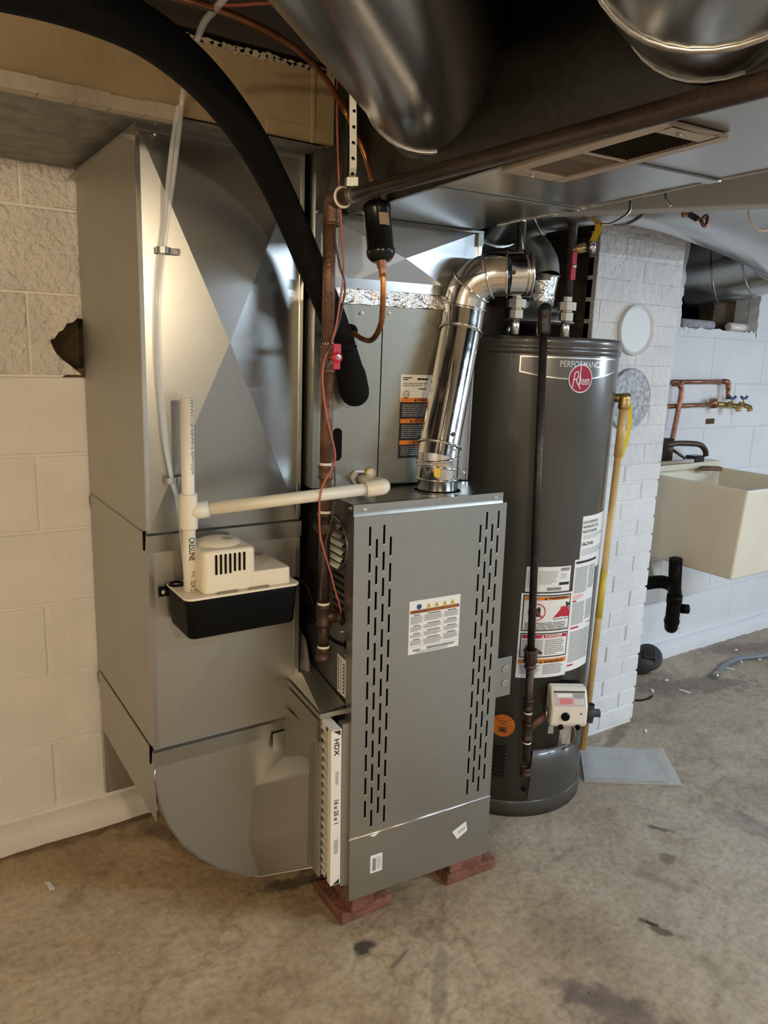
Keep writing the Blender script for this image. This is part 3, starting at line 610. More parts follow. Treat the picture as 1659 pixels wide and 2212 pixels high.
FX0, FX1, FZ0, FZ1, FY = -.058, -.034, .070, .468, -.025
mb = MB().box((FX0, FY, FZ0), (FX1, FY+.014, FZ1), 'cardboard_white').box((FX0, FY+.014, FZ1-.012), (FX1, .56, FZ1), 'cardboard_white').box((FX0, FY+.014, FZ0), (FX1, .56, FZ0+.012), 'cardboard_white')
fr = L(mb, 'cardboard_frame', t)
fn = lambda a, b: (FX0+.0085+b, FY-.0008, FZ1-.012-a)
fn2 = lambda a, b: (FX0+.0060+b, FY-.0008, FZ1-.012-a)
mb = MB().text('HDX', .019, lambda a, b: (FX0+.0065+b*.9, FY-.0008, FZ1-.022-a), 'ink', 'LEFT', .02).text('16 x 25 x 1', .016, lambda a, b: (FX0+.0075+b*.9, FY-.0008, FZ1-.175-a), 'ink', 'LEFT', .02, .9)
for k in range(3): mb.add([(FX0+.010+.0028*k, FY-.0008, FZ1-.103), (FX0+.0117+.0028*k, FY-.0008, FZ1-.103), (FX0+.0117+.0028*k, FY-.0008, FZ1-.135-.004*(k % 2)), (FX0+.010+.0028*k, FY-.0008, FZ1-.135)], [(0, 1, 2, 3)], 'ink_light')
for k in range(5): mb.add([(FX0+.008+.002*k, FY-.0008, FZ1-.278), (FX0+.0095+.002*k, FY-.0008, FZ1-.278), (FX0+.0095+.002*k, FY-.0008, FZ1-.315+.003*(k % 2)), (FX0+.008+.002*k, FY-.0008, FZ1-.315)], [(0, 1, 2, 3)], 'ink_light')
for z, s_ in ((FZ1-.002, -1), (FZ0+.002, 1)):
    mb.add([(FX0+.003, FY-.0008, z), (FX1-.003, FY-.0008, z), (FX1-.003, FY-.0008, z+.012*s_)], [(0, 1, 2)], 'ink')
    mb.add([(FX0-.0008, FY+.002, z), (FX0-.0008, FY+.03, z), (FX0-.0008, FY+.03, z+.012*s_)], [(0, 1, 2)], 'ink')
mb.build('print', None, fr, local=True)
for k in range(17):
    z = FZ0+.016+k*.0222; L(MB().add([(FX0+.012, FY+.014, z), (FX0-.004, FY+.014, z+.011), (FX0+.012, FY+.014, z+.021), (FX0+.012, .5, z), (FX0-.004, .5, z+.011), (FX0+.012, .5, z+.021)], [(0, 1, 4, 3), (1, 2, 5, 4)], 'pleat'), 'pleat', t)
L(MB().box((FX0-.0015, FY+.0, FZ0+.002), (FX0, FY+.018, FZ1-.002), 'cardboard_white'), 'frame_lip', t)
# plastic film ballooning behind the pump
mb = MB().ball((0, 0, 0), .11, 'plastic_film', 26)
for i, q in enumerate(mb.v): mb.v[i] = V((-.012+q.x*.16+.003*math.sin(60*q.z+30*q.y), .29+q.y*.9, .585+q.z*1.12))
tag(mb.build('plastic_wrap'), 'dusty crumpled clear plastic wrap stuffed between the return duct and the furnace', 'plastic')
# ================================================================== COIL, PLENUM, TRUNK
GM = Matrix.Rotation(-.0894, 4, 'Z')
def G(x, y, z): return GM @ V((x, y, z))
def gat(u, v, ax, val): return loc_at(u, v, GM, ax, val)
KX0, KX1, KY, KZ0, KZ1 = -.043, .390, .168, 1.068, 1.492
coil = thing('coil_case', 'grey green evaporator coil case standing on the furnace', 'coil case', Mx=GM @ Matrix.Translation((.17, .4, KZ0)))
def LG(mb, name, parent, **k):
    mb.v = [GM @ q for q in mb.v]; return mb.build(name, None, parent, **k)
sx_ = gat(820, 850, 'Y', KY).x
LG(MB().box((KX0, KY+.001, KZ0), (KX0+.002, .68, KZ1), 'coil_steel').box((KX1-.002, KY+.001, KZ0), (KX1, .68, KZ1), 'coil_steel').box((KX0, .678, KZ0), (KX1, .68, KZ1), 'coil_steel').box((KX0, KY+.001, KZ0), (KX1, .68, KZ0+.002), 'coil_steel').box((KX0, KY+.01, KZ1-.003), (KX1, .68, KZ1), 'coil_steel'), 'cabinet', coil)
LG(MB().box((KX0, KY-.002, KZ0), (sx_-.001, KY+.001, KZ1), 'coil_steel'), 'front_panel', coil)
fp2 = LG(MB().box((sx_+.001, KY-.004, KZ0+.004), (KX1-.016, KY+.001, KZ1-.006), 'coil_steel'), 'front_panel', coil)
LG(MB().box((KX1-.015, KY-.002, KZ0), (KX1, KY+.001, KZ1), 'galv').box((KX1-.003, KY-.006, KZ0), (KX1, KY, KZ1+.02), 'galv_bright'), 'corner_post', coil)
LG(MB().box((KX0, KY-.004, KZ0), (KX0+.014, KY, KZ1), 'coil_steel').box((KX0, KY-.005, KZ1-.004), (KX1, KY, KZ1+.012), 'galv'), 'frame_rail', coil)
for u, v in ((781, 677), (840, 678), (1001, 1021)):
    P = gat(u, v, 'Y', KY-.004); LG(MB().screw(P, (0, -1, 0), .003), 'screw', coil)
P = gat(728, 960, 'Y', KY-.002); LG(MB().prism(rrect(P.x-.011, P.z-.038, P.x+.011, P.z+.038, .0105), (0, KY-.002, 0), (1, 0, 0), (0, 0, 1), (0, -.003, 0), 'black'), 'grommet', coil)
P = gat(757, 716, 'Y', KY-.002); CHOLE = GM @ V((P.x, KY-.004, P.z)); LG(MB().lathe((P.x, KY-.002, P.z), (0, -1, 0), [(0, .017), (.006, .016), (.008, .009), (.004, .005)], 18, 'black'), 'line_grommet', coil)
P = gat(799, 1022, 'Y', KY-.002); LG(MB().torus((P.x, KY-.006, P.z), (0, 1, 0), .010, .004, 18, 8, 'yellow').lathe((P.x, KY-.002, P.z), (0, -1, 0), [(0, .013), (.008, .012), (.009, .0002)], 16, 'pvc'), 'drain_plug', coil)
# label on the coil door
a = gat(868, 809, 'Y', KY-.004); b = gat(864, 990, 'Y', KY-.004); lx = a.x-.002; lh = a.z-b.z; lw = .088
fn = lambda u, v, h=.001: (lx+u, KY-.004-h, b.z+v)
R_ = [(0, 0, lw, lh, 'white_label'), (0, 0, lw, lh*.685, 'ink_frame')]
for v0 in (.685, .435, .175): R_.append((.002, lh*v0-.002, lw-.002, lh*v0+.0085, 'orange'))
for v0, v1, n_ in ((.50, .655, 7), (.24, .405, 7), (.03, .15, 5)): R_ += para(.006, lh*v0, lw-.006, lh*v1, n_, 'silver', .3, .38)
R_ += para(.006, lh*.93, .03, lh*.975, 2, 'ink')+para(.045, lh*.93, .08, lh*.97, 1, 'ink')+para(.006, lh*.86, .08, lh*.91, 2, 'ink_grey')+para(.05, lh*.82, .08, lh*.845, 1, 'ink')
mb = MB(); lab_rects(mb, R_, fn)
for v0, s_ in ((.685, 'WARNING'), (.435, 'AVERTISSEMENT'), (.175, 'WARNING')): mb.text(s_, .0115, lambda p, q, v0=v0: fn((.046 if v0 != .435 else .036)+p, lh*v0-.0005+q, .0016), 'ink', 'LEFT', .02, .9 if v0 != .435 else .55); x_ = .038 if v0 != .435 else .028; mb.add([fn(x_, lh*v0, .0016), fn(x_+.008, lh*v0, .0016), fn(x_+.004, lh*v0+.0075, .0016)], [(0, 1, 2)], 'ink')
mb.lathe(fn(.016, lh*.77, .001), (0, -1, 0), [(.0002, .0085), (.0002, .0070)], 20, 'ink', False); mb.text('UL', .008, lambda p, q: fn(.0125+p, lh*.755+q, .0014), 'ink'); mb.text('LISTED', .004, lambda p, q: fn(.010+p, lh*.715+q, .0014), 'ink')
mb.v = [GM @ q for q in mb.v]; mb.build('caution_label', None, fp2)
# plenum above the coil
PZ = 1.676
pl = thing('supply_plenum', 'shiny cross-broken supply plenum above the coil case', 'duct', Mx=GM @ Matrix.Translation((.17, .4, KZ1)))
c = ((KX0+KX1)/2, KY-.020, (KZ1+PZ)/2+.01); y = KY
LG(MB().add([(KX0, y, KZ1), (KX1, y, KZ1), (KX1, y, PZ), (KX0, y, PZ), c], [(0, 1, 4), (1, 2, 4), (2, 3, 4), (3, 0, 4)], 'galv_plenum'), 'front_panel', pl)
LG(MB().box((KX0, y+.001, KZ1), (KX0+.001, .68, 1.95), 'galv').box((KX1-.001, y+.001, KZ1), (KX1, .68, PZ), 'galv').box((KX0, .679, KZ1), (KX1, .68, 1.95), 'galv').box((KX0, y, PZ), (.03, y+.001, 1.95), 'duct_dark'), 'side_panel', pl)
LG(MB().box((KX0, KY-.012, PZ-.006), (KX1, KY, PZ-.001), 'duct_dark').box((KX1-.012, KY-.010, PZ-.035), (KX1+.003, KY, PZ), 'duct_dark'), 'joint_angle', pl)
LG(MB().box((KX1-.006, KY-.006, KZ1), (KX1+.002, KY+.002, PZ), 'galv_bright'), 'corner_seam', pl)
def crumple(x0, z0, x1, z1, y, nx, nz, amp, seed, mt='foil'):
    r_ = random.Random(seed); vs = [(x0+(x1-x0)*i/nx+r_.uniform(-1, 1)*amp, y-r_.random()*amp, z0+(z1-z0)*j/nz+(r_.uniform(-1, 1)*amp)) for j in range(nz+1) for i in range(nx+1)]
    return MB().add(vs, [(j*(nx+1)+i, j*(nx+1)+i+1, (j+1)*(nx+1)+i+1, (j+1)*(nx+1)+i) for j in range(nz) for i in range(nx)], mt)
LG(crumple(KX0+.04, KZ1-.006, KX1-.02, KZ1+.03, KY-.006, 26, 4, .0025, 3), 'foil_tape', pl)
LG(MB().box((KX0, KY-.0098, KZ1+.028), (KX1, KY-.0095, KZ1+.05), 'galv_bright'), 'tape_band', pl)
# trunk running forward from the plenum
TX0, TX1, TZ1 = .031, .367, 1.95
tr = thing('supply_air_duct', 'long galvanised supply trunk overhead with a register in its underside', 'duct', Mx=GM @ Matrix.Translation((.2, -.8, PZ)))
LG(MB().box((TX0, -2.6, PZ), (TX1, KY+.0, PZ+.0015), 'galv'), 'bottom_panel', tr)
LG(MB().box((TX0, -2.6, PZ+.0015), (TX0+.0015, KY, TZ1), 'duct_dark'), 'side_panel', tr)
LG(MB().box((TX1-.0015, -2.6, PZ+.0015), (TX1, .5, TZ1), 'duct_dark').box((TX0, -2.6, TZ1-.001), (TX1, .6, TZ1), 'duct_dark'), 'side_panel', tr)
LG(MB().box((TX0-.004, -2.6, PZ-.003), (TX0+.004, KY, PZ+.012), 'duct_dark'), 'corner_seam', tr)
r_ = random.Random(4); mb = MB(); y = KY-.1
while y > -1.2:
    l_ = r_.uniform(.02, .05); mb.box((TX1-.002-.006*r_.random(), y-l_, PZ-.0015-.0015*r_.random()), (TX1+.003, y, PZ+.010), 'foil' if y > -.25 else 'tape_grey'); y -= l_
LG(mb, 'sealed_edge', tr)
for y in (-.19, -.52, -.88): LG(MB().box((TX0, y-.012, PZ-.004), (TX1, y+.012, PZ-.0005), 'galv'), 'cleat', tr)
# register
g = [gat(u, v, 'Z', PZ-.004) for u, v in ((1095, 362), (1450, 258), (1570, 298), (1210, 392))]
gx0, gx1 = TX0+.004, max(g[2].x, g[3].x)-.004; gy0, gy1 = (g[1].y+g[2].y)/2, (g[0].y+g[3].y)/2
rg = thing('air_register', 'beige painted ceiling register with fine slats, one half open', 'register', Mx=GM @ Matrix.Translation(((gx0+gx1)/2, (gy0+gy1)/2, PZ-.001)))
e = .022; z0, z1 = PZ-.009, PZ-.001; ym = (gy0+gy1)/2
LG(MB().box((gx0, gy0, z0), (gx0+e, gy1, z1), 'grille_paint').box((gx1-e, gy0, z0), (gx1, gy1, z1), 'grille_paint').box((gx0+e, gy0, z0), (gx1-e, gy0+.030, z1), 'grille_paint').box((gx0+e, gy1-.030, z0), (gx1-e, gy1, z1), 'grille_paint').box((gx0+e, ym-.003, z0), (gx1-e, ym+.003, z1), 'grille_paint'), 'frame', rg, bevel=.002)
LG(MB().box((gx0+e, gy0+.03, z1-.0015), (gx1-e, gy1-.03, z1-.0005), 'grille_dark'), 'backing', rg)
for half in (0, 1):
    ya, yb = (gy0+.032, ym-.003) if half == 0 else (ym+.003, gy1-.032); n_ = 18
    for k in range(n_):
        y = ya+(yb-ya)*(k+.5)/n_; tlt = .002 if half == 0 else .0023
        LG(MB().add([(gx0+e, y-tlt, z0+.001), (gx1-e, y-tlt, z0+.001), (gx1-e, y+tlt*.4, z1-.002), (gx0+e, y+tlt*.4, z1-.002)], [(0, 1, 2, 3)], 'grille_paint' if half else 'grille_dark'), 'slat', rg)
for x, y in ((gx0+.05, gy0+.014), (gx0+.05, gy1-.014)): LG(MB().screw((x, y, z0), (0, 0, -1), .003, 'galv_dull'), 'screw', rg)
# round branches off the trunk
def round_duct(name, label, path, r, mt, rings=(), collar=None, extra=None):
    t = thing(name, label, 'duct', path[0]); MB().tube(path, r, 36, mt, False).build('pipe', None, t)
    for (c, d, rr) in rings: MB().torus(c, d, r+.001, rr, 40, 8, mt).build('bead', None, t)
    return t
J1 = V((.03, -.17, 1.863)); D1 = V((-.737, -.676, 0)); P1 = [J1-D1*.03]+[J1+D1*(.2*k) for k in range(1, 7)]
t = round_duct('round_branch_duct', 'large round galvanised branch duct taking off above the liquid line drier', P1, .13, 'round_steel', [(J1+D1*.03, D1, .005)])
MB().tube([J1-D1*.05+V((.0, 0, 0)), J1+D1*.028], .1335, 36, 'round_steel', False).build('collar', None, t)
MB().box((0, -.0012, -.0012), (1.3, .0012, .0012), 'galv')
MB().tube([J1+D1*q+V((-.076, .083, -.066)) for q in (.05, .6, 1.1)], .0025, 6, 'galv').build('long_seam', None, t)
LF = crumple(0, 0, .09, .10, 0, 8, 8, .008, 9, 'foil'); q0 = V((.022, -.34, 1.69)); LF.v = [q0+V((-.004-.02*max(0, .5-q.x*8)*.0+q.y*.6, q.x*1.0-.02, q.z)) for q in LF.v]; LF.build('foil_patch', None, t)
J2 = V((-.005, -.80, 1.828)); P2 = smooth([J2+V((.03, .002, 0)), J2+V((-.04, -.004, 0)), J2+V((-.11, -.035, .0)), J2+V((-.18, -.10, .015)), J2+V((-.23, -.18, .05)), J2+V((-.27, -.28, .11))], 4)
rings = []
for k in (4, 8, 12, 16): rings.append((P2[k], P2[k+1]-P2[k-1], .004))
round_duct('round_elbow_duct', 'ribbed round galvanised elbow taking off above the register', P2, .138, 'round_steel', rings)
# round duct from behind the plenum across to the hole in the wall
A0 = [V((.56, .46, 1.80)), V((.575, .25, 1.822)), V((.61, .15, 1.845)), V((.76, .05, 1.875)), V((1.0, .06, 1.885)), V((1.5, .195, 1.887)), V((2.0, .36, 1.887)), V((2.32, .48, 1.885)), V((2.49, .585, 1.875)), V((2.50, .70, 1.835)), V((2.44, .86, 1.80)), V((2.38, .98, 1.78))]
PA = smooth(A0, 5)
rings = [(PA[k], PA[k+1]-PA[k-1], .004) for k in (4, 9, 16, 33, 38, 42, 46, 50)]
t = round_duct('round_main_duct', 'wide round galvanised duct crossing in front of the chimney to the wall opening', PA, .148, 'round_steel', rings)
# light painted board and wires at the right
a, b = at(1290, 456, 'Z', 1.715), at(1659, 441, 'Z', 1.715); d = (b-a).normalized(); nrm = V((d.y, -d.x, 0)); nrm = nrm if nrm.x > 0 else -nrm
mb = MB(); c0 = a-d*.12+V((.0, .0, 0)); c1 = b+d*.6
mid = (c0+c1)/2+nrm*.03+V((0, 0, .06)); mb.obox(mid, d*((c1-c0).length/2), nrm*.028, V((0, 0, .06)), 'grey_paint')
tag(mb.build('header_board', bevel=.003), 'grey painted board running beside the supply trunk', 'board')
wires = thing('cable_run', 'grey electrical cables looped over the grey painted board', 'cable', at(1360, 460, 'Z', 1.70))
for (pts, dd) in ((((1362, 430), (1360, 455), (1345, 470), (1318, 484), (1298, 485)), 1.62), (((1438, 412), (1440, 432), (1448, 447)), 1.5), (((1617, 440), (1620, 470), (1632, 492), (1650, 498), (1672, 490)), 1.75)):
    MB().tube(smooth([dep(u, v, dd) for u, v in pts], 5), .0032, 8, 'white_plastic' if dd > 1.7 else 'strap').build('cable', None, wires)
hk = thing('spring_hook', 'rusty spring hook hanging by the round duct', 'hook', dep(1480, 460, 1.9))
MB().tube(smooth([dep(u, v, 1.9) for u, v in ((1478, 452), (1476, 466), (1488, 462), (1502, 470), (1514, 474), (1524, 466), (1528, 470), (1526, 484), (1520, 488), (1514, 476))], 4), .0045, 8, 'copper_old').build('hook', None, hk)
for k in range(7):
    c = dep(1490+k*2.6, 463+k*1.6, 1.9); MB().torus(c, RT*.8-UP*.5, .0065, .0016, 12, 6, 'dark_iron').build('coil', None, hk)
hw = thing('hanger_wire', 'thin wire holding up the furnace vent elbow', 'wire', dep(1131, 560, 1.76)); MB().tube([dep(1120, 488, 1.76), dep(1128, 512, 1.76), dep(1131, 560, 1.76)], .0018, 6, 'strap').build('strand', None, hw)
# ================================================================== VENT PIPES
FB = FM @ V((.262, .082, .974)); 
fl = thing('furnace_vent_pipe', 'shiny round vent pipe with elbows rising from the furnace top', 'vent pipe', FB)
R4 = .0475
p = [FB+V((0, 0, -.02)), FB+V((0, 0, .035)), dep(945, 1010, 1.795), dep(946, 985, 1.79), dep(949, 962, 1.785)]
q = [dep(949, 962, 1.785), dep(974, 830, 1.80), dep(998, 700, 1.81), dep(1003, 662, 1.81)]
e_ = smooth([dep(1003, 662, 1.81), dep(1012, 630, 1.80), dep(1035, 605, 1.785), dep(1064, 594, 1.775), dep(1094, 592, 1.77)], 3)
MB().tube(p, R4+.0015, 32, 'flue_steel', False).build('starter_collar', None, fl)
MB().tube([q[0]+(q[0]-q[1]).normalized()*.03]+q[:3], R4, 32, 'flue_steel', False).build('straight_pipe', None, fl)
MB().tube([q[2]+(q[1]-q[2])*.12, q[2], q[3]], R4+.002, 32, 'flue_steel', False).build('elbow_collar', None, fl)
MB().tube(e_, R4+.003, 32, 'flue_steel', False).build('elbow', None, fl)
en = dep(1140, 590, 1.775); en2 = at(1200, 600, 'Y', .43)
MB().tube([e_[-1], en], R4+.002, 32, 'flue_steel', False).build('elbow_collar', None, fl)
ed = (en-e_[-1]).normalized(); MB().lathe(en, ed, [(-.004, R4+.001), (.0, R4), (.004, R4-.004), (.005, .0002)], 32, 'flue_steel').build('end_cap', None, fl)
md = (en+e_[-1])/2; MB().tube([md+V((.01, .02, 0)), md+V((.05, .20, .01)), V((.70, .50, 1.60)), V((1.075, .62, 1.62))], R4, 28, 'flue_steel', False).build('run_pipe', None, fl)
bead = lambda c, d, r, rr=.0028: MB().torus(c, d, r, rr, 36, 8, 'flue_steel').build('bead', None, fl)
bead(FB+V((0, 0, .030)), (0, 0, 1), R4+.002); bead(dep(945, 1010, 1.795)+V((0, 0, .003)), V((.12, 0, 1)), R4+.002); bead(dep(946, 988, 1.79), V((-.15, 0, 1)), R4+.002); bead(dep(949, 962, 1.785), q[1]-q[0], R4+.003)
bead(q[2]+(q[1]-q[2])*.12, q[1]-q[0], R4+.003); bead(q[3], e_[1]-q[3], R4+.004); bead(e_[4], e_[5]-e_[3], R4+.005); bead(e_[8], e_[9]-e_[7], R4+.005); bead(e_[-1], e_[-1]-e_[-2], R4+.004); bead(en, en-e_[-1], R4+.004); bead(en+(e_[-1]-en)*.2, en-e_[-1], R4+.004)
MB().torus(FB+V((0, 0, .001)), (0, 0, 1), .0575, .0012, 30, 6, 'galv').build('hole_rim', None, fl)
for u, v, dd in ((979, 938, 1.745), (1110, 588, 1.72)): P = dep(u, v, dd); MB().screw(P, CP-P, .0035, 'dark_iron').build('screw', None, fl)
MB().add([dep(937, 1012, 1.742), dep(951, 1011, 1.742), dep(950, 1032, 1.742), dep(938, 1030, 1.742)], [(0, 1, 2, 3)], 'yellow').build('yellow_mark', None, fl)
# ================================================================== REFRIGERANT LINES
hose = thing('insulated_suction_line', 'thick black foam insulated suction line curving down to the coil case', 'insulated pipe', at(765, 850, 'Y', .1))
hp = [at(766, 848, 'Y', .112), at(757, 808, 'Y', .112), at(738, 748, 'Y', .115), at(722, 695, 'Y', .118), at(700, 640, 'Y', .118), at(664, 556, 'Y', .12), at(632, 480, 'Y', .10), at(596, 402, 'Y', .06), at(545, 308, 'Y', -.03), at(478, 215, 'Y', -.13), at(405, 138, 'Y', -.22), at(320, 72, 'Y', -.29), at(220, 22, 'Y', -.34), at(100, -20, 'Y', -.38), at(-60, -60, 'Y', -.42)]
hp = smooth(hp, 5); rs = [.0335 if i < 6 else (.031 if i < 12 else .0295) for i in range(len(hp))]
MB().tube([hp[0]+(hp[0]-hp[1]).normalized()*.012, *hp], [.024]+rs, 24, 'foam').build('foam_sleeve', None, hose)
MB().ball(hp[0], .033, 'foam', 20, (1, 1, .95)).build('foam_end', None, hose)
MB().torus(at(742, 757, 'Y', .114), hp[11]-hp[8], .030, .002, 24, 6, 'black').build('tape_joint', None, hose)
MB().tube([hp[4], hp[4]+V((.0, .06, 0))], .012, 12, 'copper').build('stub', None, hose)
liq = thing('liquid_line', 'bare copper liquid line looping down through the black filter drier', 'pipe', CHOLE)
DX = dep(818, 498, 1.50); AX = (dep(813, 440, 1.50)-dep(823, 556, 1.50)).normalized()
top = DX+AX*.062; bot = DX-AX*.062
up_ = [top, top+AX*.02, at(806, 395, 'X', .005), at(792, 345, 'X', .0), at(770, 290, 'X', -.02), at(745, 240, 'Y', .06), at(700, 165, 'Y', .0), at(655, 118, 'Y', -.05), at(600, 78, 'Y', -.09), at(520, 38, 'Y', -.13), at(440, 10, 'Y', -.16), at(370, -10, 'Y', -.18), at(280, -30, 'Y', -.2)]
MB().tube(smooth(up_, 5), .0056, 12, 'copper').build('copper_tube', None, liq)
lo = [bot, bot-AX*.02, dep(828, 605, 1.50), dep(827, 660, 1.52), dep(822, 703, 1.56), dep(805, 733, 1.62), dep(785, 733, 1.68), CHOLE]
MB().tube(smooth(lo, 5), .0060, 12, 'copper').build('copper_tube', None, liq)
MB().lathe(top, AX, [(-.002, .011), (.012, .009), (.014, .007), (.03, .007)], 14, 'strap').build('fitting', None, liq); MB().lathe(bot, -AX, [(-.002, .011), (.012, .009), (.014, .007), (.03, .007)], 14, 'copper_old').build('fitting', None, liq)
pr = [(-.062, .008), (-.060, .020), (-.052, .0265), (-.047, .029), (-.040, .0290), (-.037, .027), (.034, .027), (.037, .0285), (.048, .0285), (.052, .025), (.058, .016), (.062, .008)]
dr_ = MB().lathe(DX, AX, pr, 28, 'black_gloss').build('filter_drier', None, liq)
x, y, z = frame(AX); best = max(range(64), key=lambda k: ((x*math.cos(k*PI/32)+y*math.sin(k*PI/32))).dot(CP-DX)); 
MB().lathe(DX, AX, [(.002, .0274), (.026, .0274)], 10, 'tan_label', True, best*PI/32+.1, best*PI/32+.95).build('paper_label', None, dr_)
# ================================================================== GAS LINE TO THE FURNACE
gp = thing('furnace_gas_line', 'brown iron gas pipe dropping to the furnace with red shutoff valve', 'pipe', at(700, 1410, 'Y', .06))
EL = at(718, 432, 'Y', .07); GX = lambda v: at(712-(v-500)*.0166 if v < 1300 else 699-(v-1300)*.0, v, 'Y', .072)
ev = EL+V((0, 0, -.03)); RB = .0134
hend = at(1659, 180, 'X', -.05); hd = (hend-EL).normalized()
MB().tube([EL+hd*.02, EL+hd*2.2], RB, 18, 'pipe_dark').build('horizontal_pipe', None, gp)
MB().tube(smooth([EL+hd*.045, EL+hd*.018, EL+V((0, 0, -.004))+hd*.004, EL+V((0, 0, -.022)), EL+V((0, 0, -.048))], 4), .0185, 18, 'brown_pipe').torus(EL+hd*.043, hd, .0185, .003, 20, 6, 'white_plastic').torus(EL+V((0, 0, -.047)), (0, 0, 1), .0175, .0035, 20, 6, 'brown_pipe').build('elbow', None, gp)
sec = [(450, 750, .0134, 'brown_pipe'), (800, 1010, .0134, 'brown_pipe'), (1030, 1105, .0134, 'brown_pipe'), (1150, 1305, .0125, 'black_iron'), (1345, 1398, .0118, 'black_iron')]
for v0, v1, r, mt in sec: MB().tube([GX(v0), GX(v1)], r, 18, mt).build('pipe', None, gp)
def fit(v0, v1, r, mt, name='coupling', tape=True):
    a, b = GX(v0), GX(v1); d = b-a; L_ = d.length; mb = MB().lathe(a, d, [(0, r*.8), (0, r), (.006, r*1.06), (.008, r*.94), (L_-.008, r*.94), (L_-.006, r*1.06), (L_, r), (L_, r*.8)], 18, mt)
    if tape: mb.lathe(a-d.normalized()*.006, d, [(0, r*.83), (.008, r*.85)], 14, 'white_plastic')
    return mb.build(name, None, gp)
fit(745, 805, .016, 'brown_pipe', 'valve_body'); fit(1005, 1034, .0165, 'brown_pipe'); fit(1108, 1152, .0175, 'black_iron', 'union'); fit(1398, 1424, .0175, 'black_iron', 'drip_cap')
a, b = GX(1128), GX(1143); MB().lathe(a, b-a, [(0, .0), (0, .026), ((b-a).length, .026), ((b-a).length, .0)], 8, 'black_iron', False).build('union_nut', None, gp)
tee = fit(1305, 1350, .0175, 'black_iron', 'tee'); TP = GX(1328); GW = FM @ V((-.001, GH.y, GH.z)); MB().tube([TP, TP+(GW-TP)*.75], .014, 14, 'black_iron').tube([TP, GW], .0105, 14, 'brass').build('branch', None, tee)
RV = at(727, 772, 'Y', .035); vb = GX(772)
mb = MB().lathe(vb, RV-vb, [(0, .006), ((RV-vb).length+.004, .006)], 12, 'brass').build('valve_stem', None, gp)
d = (RV-vb).normalized(); x = V((d.y, -d.x, 0)).normalized(); mb = MB()
mb.obox(RV+V((0, 0, .012)), x*.0085, d*.004, V((0, 0, .016)), 'red').obox(RV+V((0, 0, -.012)), x*.0075, d*.004, V((0, 0, .013)), 'red').lathe(RV-d*.005, d, [(0, .0002), (0, .012), (.010, .012), (.012, .006), (.012, .0002)], 16, 'red')
hd_ = mb.build('red_handle', None, gp, bevel=.002); MB().screw(RV+d*.007, d, .0035).build('handle_nut', None, hd_)
# perforated hanger strap
st = thing('hanger_strap', 'perforated metal hanger strap looped round the gas pipe', 'strap', at(762, 400, 'X', -.05))
HC = EL+hd*.075
pts = [HC+V((.0, 0, .30)), HC+V((-.002, 0, .2)), HC+V((.002, .002, .12)), HC+V((.004, .002, .05)), HC+V((0, 0, .02))]; mb = MB(); pts = smooth(pts, 4)
wd = RT*.0068
mb.add([p_+wd*s_ for p_ in pts for s_ in (-1, 1)], [(2*i, 2*i+1, 2*i+3, 2*i+2) for i in range(len(pts)-1)], 'strap').build('strap_band', None, st)
for i in range(1, 10): c = HC+V((.002, 0, .28*i/10+.01))-FW*.003; MB().lathe(c, -FW, [(0, .003), (.0002, .0001)], 10, 'black').build('strap_hole', None, st)
MB().tube([HC+hd*.0, HC+hd*.016], .0150, 20, 'strap').build('loop', None, st); MB().obox(HC+V((0, 0, .024)), RT*.011, hd*.004, V((0, 0, .008)), 'strap').build('clamp', None, st)
# thermostat wires
wr = thing('thermostat_wire', 'thin red and brown control wires running down the gas pipe', 'wire', at(737, 1325, 'Y', .06))
def wire(pts, mt, r=.0022, Y=.045, name='wire', parent=wr): return MB().tube(smooth([at(u, v, 'Y', Y if len(q) == 0 else q[0]) for u, v, *q in pts], 5), r, 8, mt).build(name, None, parent)
wire([(729, 165, .12), (728, 240), (730, 330), (734, 430), (741, 545), (742, 600), (736, 640), (727, 700), (716, 740), (699, 785), (697, 830), (706, 900), (718, 950), (724, 985), (718, 1010, .03), (697, 1050, .03), (690, 1090, .03), (691, 1150, .04), (697, 1180, .04), (712, 1230), (724, 1275), (733, 1305), (737, 1328, .06)], 'red_wire')
wire([(742, 330, .1), (731, 420, .09), (722, 500, .06), (733, 570), (745, 615), (740, 660), (728, 710), (706, 765), (700, 800)], 'dark_wire')
wire([(718, 960), (722, 1010), (724, 1060), (720, 1100), (712, 1140), (704, 1170), (700, 1210), (694, 1260), (692, 1300)], 'dark_wire', .0018)
wire([(430, 8, -.12), (500, 12, -.12), (560, 8, -.12), (640, 6, -.1), (720, 4, -.08)], 'red_wire', .0025)
# ================================================================== CONDENSATE DRAIN AND PUMP
RP = .0133; VX = at(414, 1250, 'Y', .13); vtop = at(399, 860, 'Y', .13); VXx = (VX.x+vtop.x)/2
dr = thing('condensate_drain', 'white PVC condensate drain pipe with tee standing in the pump', 'pipe', (VXx, .13, .87))
tz_ = at(413, 1105, 'Y', .13).z
v1_ = MB().tube([(VXx, .13, tz_+.02), (VXx, .13, vtop.z)], RP, 24, 'pvc', False).tube([(VXx, .13, vtop.z), (VXx, .13, tz_+.02)], RP-.003, 20, 'pvc', False).lathe((VXx, .13, vtop.z), (0, 0, 1), [(0, RP), (0, RP-.003)], 24, 'pvc').build('standpipe', None, dr)
v2_ = MB().tube([(VXx, .13, .84), (VXx, .13, tz_-.02)], RP, 24, 'pvc').build('drop_pipe', None, dr)
EP = at(826, 1052, 'X', .055); TEE = V((VXx, .13, tz_)); hdir = (EP-TEE).normalized()
